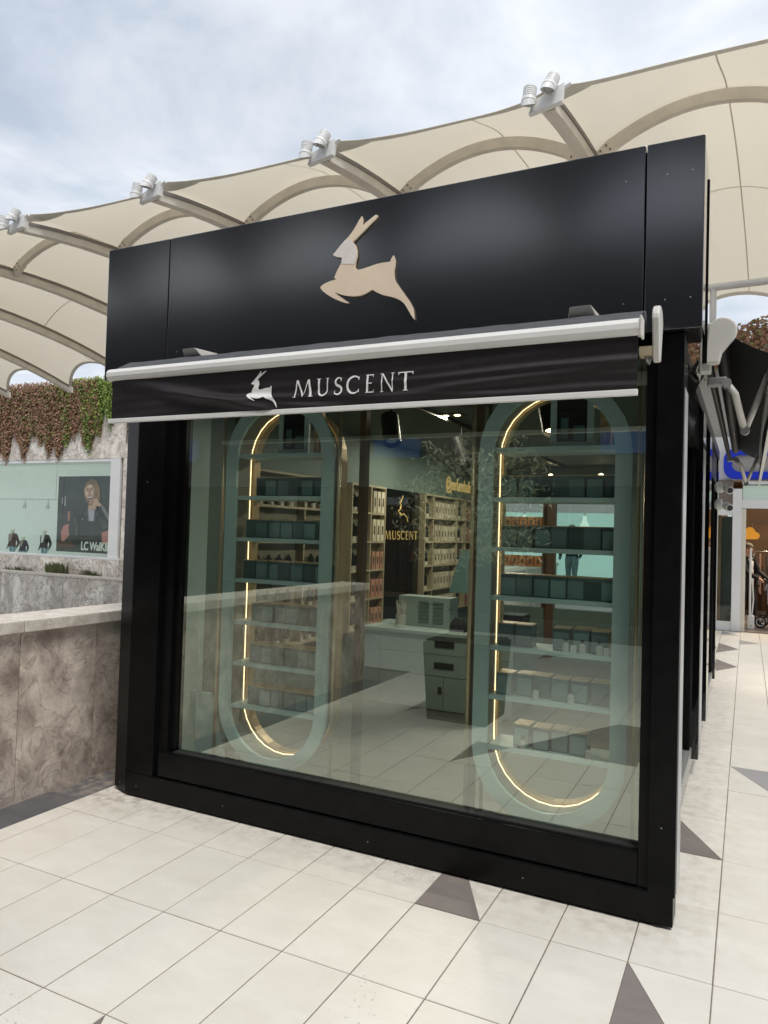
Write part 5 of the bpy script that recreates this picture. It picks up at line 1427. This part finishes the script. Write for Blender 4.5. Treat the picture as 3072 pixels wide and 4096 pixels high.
# child mannequins in the left window
def mann_pick(top):
    def p(a, b, z):
        if z > 0.845: return 0
        if z < 0.5: return 2
        if abs(b) > 0.0 and z < 0.46 and a > 0.05: return 0
        return 1
    return p
for k, (x, y_, hh, top, lab) in enumerate(((-33.2, FY + 1.0, 1.98, 'cloth_maroon', 'headless-faced child mannequin in dark maroon jacket, leftmost in the window'), (-32.15, FY + 0.8, 1.62, 'cloth_navy', 'short child mannequin in a navy jacket, between the two taller ones'), (-31.0, FY + 1.1, 1.98, 'cloth_black', 'child mannequin in a black jacket nearest the fashion poster'))):
    lab = lab.replace('headless-faced child', 'pale child')
    T, f, s, L0 = figure((x, y_, -0.655), hh, -pi / 2, lab, 'mannequin', ['mannequin', top, 'cloth_denim'], mann_pick(top), ((0.02, 0.17, 0.47), (0.02, 0.17, 0.47)), name='mannequin', group='child mannequins in the shop window')
    MB().hexa([tuple(L0 + f * a * hh + s * b * hh + Vector((0, 0, c * hh))) for a, b, c in ((0.07, -0.02, 0.64), (0.09, -0.02, 0.64), (0.09, 0.02, 0.64), (0.07, 0.02, 0.64), (0.03, -0.05, 0.84), (0.06, -0.05, 0.84), (0.06, 0.05, 0.84), (0.03, 0.05, 0.84))]).build('scarf', 'cloth_white' if k == 2 else 'garment_c', T)
    MB().lathe([(0.16, 0), (0.16, 0.02)], (x, y_, -0.657), (0, 0, 1), 16).build('base_plate', 'grey_metal', T)
WT = empty('window_track', (-31.5, FY + 1.2, 2.75), 'white lamp track with spotlights hanging in the left display window', 'track')
box('rail', 'lamp_white', -38, -30.2, FY + 1.2, FY + 1.26, 2.72, 2.77, WT)
for x in (-36.5, -32.7, -31.0):
    MB().lathe([(0.05, -0.13), (0.06, -0.1), (0.10, 0.12), (0.08, 0.12)], (x, FY + 1.2, 2.42), (0.15, -0.2, -1), 14).build('lamp_head', 'lamp_white', WT)
    MB().tube([(x, FY + 1.23, 2.72), (x, FY + 1.22, 2.5)], 0.02, 6).build('arm', 'lamp_white', WT)
for x in (-37.5, -30.5):
    MB().tube([(x, FY + 1.23, 2.77), (x, FY + 1.23, 4.35)], 0.012, 6).build('hanger', 'lamp_white', WT)

# ------------------------------------------------------------------ shop at the right, behind the kiosk
SY = 15.05
SB = empty('corner_shop', (0, SY, 0), 'white framed clothes shop with open doorway at the end of the paving', 'building')
box('door_frame', 'white_frame', -0.255, -0.10, SY - 0.02, SY + 0.12, 0.0, 2.62, SB)
box('door_frame', 'cream_steel', -0.098, -0.03, SY + 0.0, SY + 0.10, 0.0, 2.25, SB)
box('door_frame', 'white_frame', -6, -0.257, SY, SY + 0.10, 2.13, 2.32, SB)
box('door_frame', 'white_frame', -0.098, 4, SY - 0.01, SY + 0.11, 2.26, 2.42, SB)
box('window_frame', 'white_frame', -1.5, -0.257, SY, SY + 0.10, 0.0, 0.16, SB)
for x0, x1 in ((-1.5, -0.26),):
    box('window_pane', 'shop_glass', x0, x1, SY + 0.045, SY + 0.055, 0.162, 2.128, SB)
box('transom_glass', 'shop_glass', -0.095, 4, SY + 0.04, SY + 0.05, 2.425, 2.70, SB)
box('transom_bar', 'white_frame', -0.098, 4, SY, SY + 0.10, 2.705, 2.76, SB)
box('soffit', 'soffit', -6, -0.26, SY + 0.02, SY + 0.25, 2.325, 2.78, SB)
box('transom_back', 'display_wall', -0.09, 4, SY + 0.12, SY + 0.16, 2.43, 2.69, SB)
box('upper_wall', 'sign_grey', -6, 5, SY + 0.26, SY + 0.5, 2.78, 5.3, SB)
box('fascia_board', 'white_frame', -0.6, 5, SY + 0.1, SY + 0.25, 2.79, 3.6, SB)
box('interior_wall', 'shop_brown', -0.35, 5, 20.0, 20.2, 0, 3.2, SB)
box('dark_backing', 'shop_dark', -0.605, -0.27, SY + 0.45, SY + 0.5, 0.01, 2.12, SB)  # plain dark panel, makes the pane in front look dark
box('interior_wall', 'shop_brown', -0.6, -0.45, 15.3, 20, 0, 3.2, SB)
box('interior_ceiling', 'shop_brown', -0.44, 5, 15.3, 20, 3.0, 3.1, SB)
box('interior_floor', 'shop_floor', -6, 5, SY + 0.02, 20, -0.02, 0.008, SB)
box('doorway_beam', 'shop_brown', -0.03, 4, SY + 0.4, SY + 0.8, 2.0, 2.25, SB)
# left bay of the shop: a bright display window seen through the kiosk
box('window_frame', 'white_frame', -6, -1.502, SY, SY + 0.1, 0.0, 0.5, SB)
box('window_pane', 'shop_glass', -6, -1.502, SY + 0.045, SY + 0.055, 0.502, 2.128, SB)
box('display_back', 'lit_display', -6, -1.5, SY + 1.4, SY + 1.5, 0, 2.9, SB)
box('display_back', 'shop_dark', -1.49, -0.61, SY + 0.6, SY + 0.7, 0, 2.3, SB)
box('display_floor', 'display_floor', -6, -1.5, SY + 0.06, SY + 1.39, 0.02, 0.5, SB)
for x in (-4.4, -3.1, -2.4):
    PD = empty('bell_lamp', (x, SY + 0.8, 1.9), {-4.4: 'white bell pendant lamp in far shop window, leftmost', -3.1: 'white bell pendant lamp in far shop window, middle', -2.4: 'white bell pendant lamp in far shop window, rightmost'}[x], 'lamp', 'bell lamps in the far shop window')
    MB().lathe([(0.03, 0.0), (0.05, -0.12), (0.16, -0.34), (0.15, -0.34)], (x, SY + 0.8, 2.1), (0, 0, 1), 16).build('lamp_shade', 'lit_shade', PD)
    MB().tube([(x, SY + 0.8, 2.1), (x, SY + 0.8, 2.75)], 0.015, 6).build('cord', 'lamp_white', PD)
figure((-3.35, SY + 0.8, 0.5), 1.45, -pi / 2, 'mannequin in dark jacket and pale scarf in the far shop window', 'mannequin', ['mannequin', 'cloth_navy', 'cloth_denim'], mann_pick(0), ((0.06, 0.13, 0.5), (0.02, 0.17, 0.47)), name='mannequin')
# blue sign: rounded outline with grey field
BS = empty('blue_sign', (0.15, SY - 0.1, 3.0), 'bright blue rounded shop sign above the doorway, half hidden by the side awning', 'sign')
def rrect(x0, x1, z0, z1, r, n=6):
    p = []
    for cx, cz, a0 in ((x1 - r, z0 + r, -90), (x1 - r, z1 - r, 0), (x0 + r, z1 - r, 90), (x0 + r, z0 + r, 180)):
        p += [(cx + r * cos(radians(a0 + 90 * k / n)), cz + r * sin(radians(a0 + 90 * k / n))) for k in range(n + 1)]
    return p
ring(rrect(-0.42, 1.6, 2.80, 3.36, 0.2), rrect(-0.28, 1.46, 2.93, 3.24, 0.13), SY - 0.06, SY + 0.095).build('blue_band', 'sign_blue', BS)
MB().prism(rrect(-0.282, 1.462, 2.928, 3.242, 0.13), lambda a, b, d: (a, d, b), SY + 0.02, SY + 0.06).build('grey_field', 'sign_grey', BS)
# roof edge, creeper, railing and mast above the shop
box('roof', 'pale_marble', -6, 6, SY + 0.1, 23.5, 5.2, 5.35, SB)
def roof_creeper():
    t = empty('roof_creeper', (1, SY, 5.4), 'bushy red and green creeper along the roof edge right of the kiosk', 'plant')
    mb = MB()
    for k in range(7000):
        x = rnd.uniform(-1.2, 4.5); y = SY - 0.35 + rnd.random() ** 1.3 * 1.2; z = 4.85 + rnd.random() ** 0.7 * (0.80 + 0.10 * sin(3 * x))
        s = rnd.uniform(0.03, 0.065); nrm = Vector((rnd.gauss(0, 0.6), -1, rnd.gauss(0.3, 0.6))).normalized()
        a = nrm.cross(Vector((rnd.gauss(0, 1), 0.1, rnd.gauss(0, 1)))).normalized(); b = nrm.cross(a); c = Vector((x, y, z))
        mb.quad(tuple(c - a * s), tuple(c - b * s * 0.7), tuple(c + a * s), tuple(c + b * s * 0.7))
    mb.build('foliage', 'red_creeper', t)
    st = MB()
    for k in range(10): st.tube([(-1 + 0.5 * k, SY + 0.2, 5.3), (-0.9 + 0.5 * k, SY - 0.1, 5.3), (-0.8 + 0.5 * k, SY - 0.2, 4.9)], 0.015, 5)
    st.build('stem', 'stem', t)['kind'] = 'stuff'
roof_creeper()
RL = empty('white_railing', (0, 16, 5.3), 'white tubular rail on posts above the shop roof at the right', 'railing')
MB().tube([(-6, 16, 6.66), (6, 16, 6.82)], 0.075, 12).build('rail', 'white_frame', RL, smooth=True)
for x in (-4.6, -0.69, 3.2):
    MB().tube([(x, 16, 5.35), (x, 16, 6.7)], 0.065, 10).build('post', 'white_frame', RL, smooth=True)

# people in the doorway
def man_pick(a, b, z):
    if z > 0.845: return 3
    if z < 0.035: return 0
    if z < 0.47:
        return 0
    if z > 0.5 and a > 0.035 and abs(b) < 0.035: return 2
    if a > 0.232: return 3
    return 1
T, f, s, L0 = figure((0.0, 16.35, 0.008), 1.60, radians(-35), 'person in black jacket and white shirt pushing a pram in the doorway', 'person', ['cloth_black', 'cloth_black', 'cloth_white', 'skin'], man_pick, ((0.24, 0.09, 0.56), (0.25, 0.09, 0.56)), hair='hair_grey', stride=0.07)
gl = L0 + f * (0.070 * 1.6) + Vector((0, 0, 0.942 * 1.6))
MB().tube([tuple(gl - s * 0.075 - f * 0.08), tuple(gl - s * 0.065 + f * 0.006), tuple(gl + f * 0.015), tuple(gl + s * 0.065 + f * 0.006), tuple(gl + s * 0.075 - f * 0.08)], 0.006, 6).build('glasses', 'hair_dark', T)
MB().grid(lambda u, v: tuple(L0 + f * (0.055 + 0.014 * cos((u - 0.5) * pi)) * 1.6 * 1.03 + s * ((u - 0.5) * 0.085 * 1.6) + Vector((0, 0, (0.892 - 0.022 * v) * 1.6))), 8, 4).build('beard', 'hair_grey', T, smooth=True)
figure((-0.05, 17.3, 0.008), 1.62, radians(-70), 'person mostly hidden behind the one with the pram in the doorway', 'person', ['cloth_black', 'cloth_black', 'garment_a', 'skin'], man_pick, ((0.02, 0.16, 0.46), (0.02, 0.16, 0.46)), hair='hair_dark')
# pram
PR = empty('pram', (0.42, 16.1, 0.008), 'light grey pram with white-rimmed wheels pushed by the person', 'pram')
for x, y_ in ((0.24, 15.85), (0.30, 16.30), (0.80, 15.75), (0.85, 16.2)):
    wl = MB().tube([(x + 0.10 * cos(a) * 0.9, y_ - 0.10 * cos(a) * 0.25, 0.118 + 0.10 * sin(a)) for a in [2 * pi * k / 18 for k in range(18)]], 0.018, 8, closed=True).build('wheel', 'rubber', PR, smooth=True)
    MB().tube([(x + 0.076 * cos(a) * 0.9, y_ - 0.076 * cos(a) * 0.25, 0.118 + 0.076 * sin(a)) for a in [2 * pi * k / 18 for k in range(18)]], 0.009, 6, closed=True).build('rim', 'cloth_white', wl)
    for q in range(3):
        a = q * pi / 3
        MB().tube([(x - 0.07 * cos(a), y_ + 0.018 * cos(a), 0.118 - 0.07 * sin(a)), (x + 0.07 * cos(a), y_ - 0.018 * cos(a), 0.118 + 0.07 * sin(a))], 0.006, 5).build('spoke', 'black_lamp', wl)
for y_ in (15.86, 16.25):
    MB().tube([(0.27, y_, 0.12), (0.52, y_ - 0.03, 0.55), (0.36, y_, 0.88)], 0.014, 6).build('frame_tube', 'black_lamp', PR)
    MB().tube([(0.82, y_ - 0.06, 0.12), (0.52, y_ - 0.03, 0.55)], 0.014, 6).build('frame_tube', 'black_lamp', PR)
MB().tube([(0.36, 15.84, 0.88), (0.30, 15.86, 0.93), (0.30, 16.24, 0.93), (0.36, 16.27, 0.88)], 0.018, 8).build('handle', 'black_lamp', PR, smooth=True)
MB().grid(lambda u, v: (0.38 + 0.55 * u, 15.86 + 0.38 * v, 0.56 + 0.10 * cos(pi * u) * 0.6 - 0.12 * sin(pi * v) + 0.22 * (u - 0.3) ** 2), 10, 10).build('seat', 'cloth_denim', PR, smooth=True)
MB().grid(lambda u, v: (0.52 - 0.22 * cos(pi * 0.5 * u) + 0.05 * v, 15.85 + 0.40 * v, 0.72 + 0.22 * sin(pi * 0.5 * u)), 8, 8).build('hood', 'cloth_white', PR, smooth=True)
MB().grid(lambda u, v: (0.36 + 0.10 * sin(pi * v), 15.88 + 0.34 * v, 0.80 - 0.34 * u + 0.02 * sin(7 * v)), 6, 8).build('hanging_bag', 'cloth_white', PR, smooth=True)
# anti-theft gate
EG = empty('security_gate', (0.08, 15.6, 0.008), 'slim white anti-theft gate standing in the doorway before the person', 'security gate')
MB().box(0.035, 0.075, 15.55, 15.62, 0.20, 1.52).build('antenna', 'lamp_white', EG, bevel=0.015)
MB().box(0.015, 0.135, 15.52, 15.66, 0.009, 0.26).build('base', 'lamp_white', EG, bevel=0.012)
MB().tube([(0.09, 15.585, 0.26), (0.115, 15.585, 0.55), (0.09, 15.585, 0.95)], 0.012, 8).build('loop', 'lamp_white', EG)
MB().lathe([(0.012, 0), (0.01, 0.006)], (0.075, 15.519, 0.075), (0, -1, 0), 10).build('cover_screw', 'grey_metal', EG)
# cloud sign
cl = []
for cx, cz, r, a0, a1 in ((-0.12, 1.76, 0.065, 270, 130), (-0.04, 1.83, 0.08, 170, 60), (0.06, 1.85, 0.085, 140, 10), (0.16, 1.77, 0.07, 80, -90)):
    for k in range(8):
        a = radians(a0 + (a1 - a0) * k / 7); cl.append((cx + r * cos(a), cz + r * sin(a)))
cs = MB().prism(cl, lambda a, b, d: (a - 0.02, d, b), 16.0, 16.03).build('cloud_sign', 'orange_sign', None, fixn=True)
tag(cs, 'orange cloud-shaped sign hanging above the people in the doorway', 'sign')
for x in (-0.08, 0.10): MB().tube([(x - 0.02, 16.015, 1.88), (x - 0.02, 16.015, 3.0)], 0.004, 5).build('hanging_wire', 'grey_metal', cs)
# clothes rails inside
for k, (y_, x0, lab) in enumerate(((18.2, 0.15, 'nearer clothes rail crowded with garments inside the shop'), (19.3, -0.2, 'rear clothes rail crowded with garments inside the shop'))):
    CR = empty('clothes_rail', (1.0, y_, 0.008), lab, 'clothes rail', 'clothes rails in the shop')
    MB().tube([(x0, y_, 0.01), (x0, y_, 1.45), (x0 + 2.2, y_, 1.45), (x0 + 2.2, y_, 0.01)], 0.016, 8).build('rail', 'chrome_edge', CR)
    for q in range(18):
        xx = x0 + 0.1 + q * 0.115
        MB().hexa([(xx - 0.02, y_ - 0.2, 0.5 + 0.1 * rnd.random()), (xx + 0.03, y_ - 0.2, 0.5), (xx + 0.03, y_ + 0.2, 0.5), (xx - 0.02, y_ + 0.2, 0.5), (xx - 0.015, y_ - 0.19, 1.36), (xx + 0.02, y_ - 0.19, 1.36), (xx + 0.02, y_ + 0.19, 1.40), (xx - 0.015, y_ + 0.19, 1.40)]).build('garment', ('garment_a', 'garment_b', 'garment_c', 'cloth_black')[q * 7 % 4], CR)
lamp(0.8, 17.0, 2.95, 90, 0.6, (1.0, 0.8, 0.55))  # area lamp without a fixture, lights the shop interior
# security cameras on the kiosk's far corner
for k, (y_, z, lab) in enumerate(((8.4, 2.20, 'upper white security camera on the far right corner of the kiosk'), (8.4, 2.02, 'lower white security camera on the far right corner of the kiosk'))):
    SCm = empty('security_camera', (-0.27, y_, z), lab, 'camera', 'security cameras on the kiosk')
    MB().lathe([(0.03, -0.03), (0.055, -0.01), (0.06, 0.03), (0.05, 0.05)], (-0.285, y_, z), (1, 0, 0.1), 14).build('mount', 'lamp_white', SCm, smooth=False)
    MB().lathe([(0.035, -0.06), (0.04, -0.05), (0.04, 0.06), (0.036, 0.065)], (-0.19, y_ - 0.03, z - 0.02), (0.35, -0.9, -0.25), 14).build('housing', 'lamp_white', SCm)
    MB().lathe([(0.030, 0.0), (0.028, 0.004)], tuple(Vector((-0.19, y_ - 0.03, z - 0.02)) + Vector((0.35, -0.9, -0.25)).normalized() * 0.0655), (0.35, -0.9, -0.25), 12).build('lens', 'black_lamp', SCm)

# ------------------------------------------------------------------ behind the camera: what the glass and the fascia reflect
OB = empty('opposite_shop', (-4, -5.2, 0), 'dark fronted shop across the plaza with a blue sign band, mirrored in the kiosk glass', 'building')
OY = -5.0
box('wall', 'facade_dark', -30, 14, OY - 6, OY, -0.01, 0.3, OB)
box('wall', 'facade_dark', -30, 14, OY - 0.4, OY, 2.45, 2.95, OB)
box('wall', 'facade_dark', -30, 14, OY - 0.4, OY - 0.05, 2.951, 6.2, OB)  # upper wall raised to darken what the fascia reflects
for k in range(11):
    x = -30 + 4.4 * k
    box('pier', 'facade_dark', x - 0.25, x + 0.25, OY - 0.4, OY + 0.02, 0.3, 2.45, OB)
for x0, x1 in ((-11.2, -10.2), (-6.1, -5.2), (-2.1, -1.3), (2.5, 4.5)):
    box('sign_board', 'far_blue', x0, x1, OY - 0.04, OY + 0.05, 2.96, 3.41, OB)
box('interior', 'shop_dark', -30, 14, OY - 3.2, OY - 3, 0.3, 3.2, OB)
box('roof', 'roof_dark', -30, 14, OY - 6, OY + 0.1, 6.21, 6.3, OB)
OC = empty('added_arched_roof', (-4, -5, 0), 'added dark arched roof that shapes the sky mirrored in the fascia', 'roof')  # unseen roof, added to cut the fascia's sky reflection into lobes
for k in range(-5, 4):
    x = -2.9 + 3.4 * k
    MB().grid(lambda u, v: (x + 3.4 * u, -6.0 + 2.6 * v, 6.80 + 1.05 * arch(u) + 0.6 * v), 16, 6).build('sky_blocker_shell', 'roof_dark', OC, smooth=True)
    MB().tube([(x, -5.9, 5.9), (x, -5.9, 7.2)], 0.08, 8).build('post', 'roof_dark', OC)
# olive tree in a square planter, left of the camera
OT = empty('olive_tree', (-2.25, 0.55, 0), 'olive tree in a dark square planter left of the viewer, mirrored in the glass', 'tree')
pt = MB().hexa([(-2.52, 0.28, 0.0), (-1.98, 0.28, 0.0), (-1.98, 0.82, 0.0), (-2.52, 0.82, 0.0), (-2.56, 0.24, 0.68), (-1.94, 0.24, 0.68), (-1.94, 0.86, 0.68), (-2.56, 0.86, 0.68)]).build('planter', 'planter_dark', OT)
MB().box(-2.54, -1.96, 0.26, 0.84, 0.681, 0.70).build('soil', 'soil', OT)
tp = [(-2.25, 0.55, 0.69), (-2.22, 0.56, 1.1), (-2.28, 0.54, 1.5), (-2.24, 0.58, 1.9), (-2.26, 0.55, 2.3)]
MB().tube(tp, [0.05, 0.042, 0.036, 0.026, 0.012], 8).build('trunk', 'bark', OT, smooth=True)
lv, lm = MB(), MB()
for k in range(90):
    a = rnd.uniform(0, 2 * pi); st = Vector((-2.25, 0.55, rnd.uniform(1.35, 2.2))); ln = rnd.uniform(0.35, 0.75)
    d = Vector((cos(a), sin(a), rnd.uniform(0.1, 0.9))).normalized(); en = st + d * ln
    lm.tube([tuple(st), tuple(st + d * ln * 0.5 + Vector((0, 0, 0.03))), tuple(en)], [0.018, 0.012, 0.006], 5)
    for q in range(60):
        t_ = rnd.uniform(0.25, 1.05); c = st + d * ln * t_ + Vector((rnd.gauss(0, 0.05), rnd.gauss(0, 0.05), rnd.gauss(0, 0.05)))
        b = Vector((rnd.gauss(0, 1), rnd.gauss(0, 1), rnd.gauss(0.4, 1))).normalized(); l = rnd.uniform(0.028, 0.046)
        sd = b.cross(Vector((rnd.gauss(0, 1), rnd.gauss(0, 1), rnd.gauss(0, 1)))).normalized() * 0.009
        lv.quad(tuple(c - b * l), tuple(c + sd), tuple(c + b * l), tuple(c - sd))
lm.build('limb', 'bark', OT); lv.build('crown', 'olive_leaf', OT)
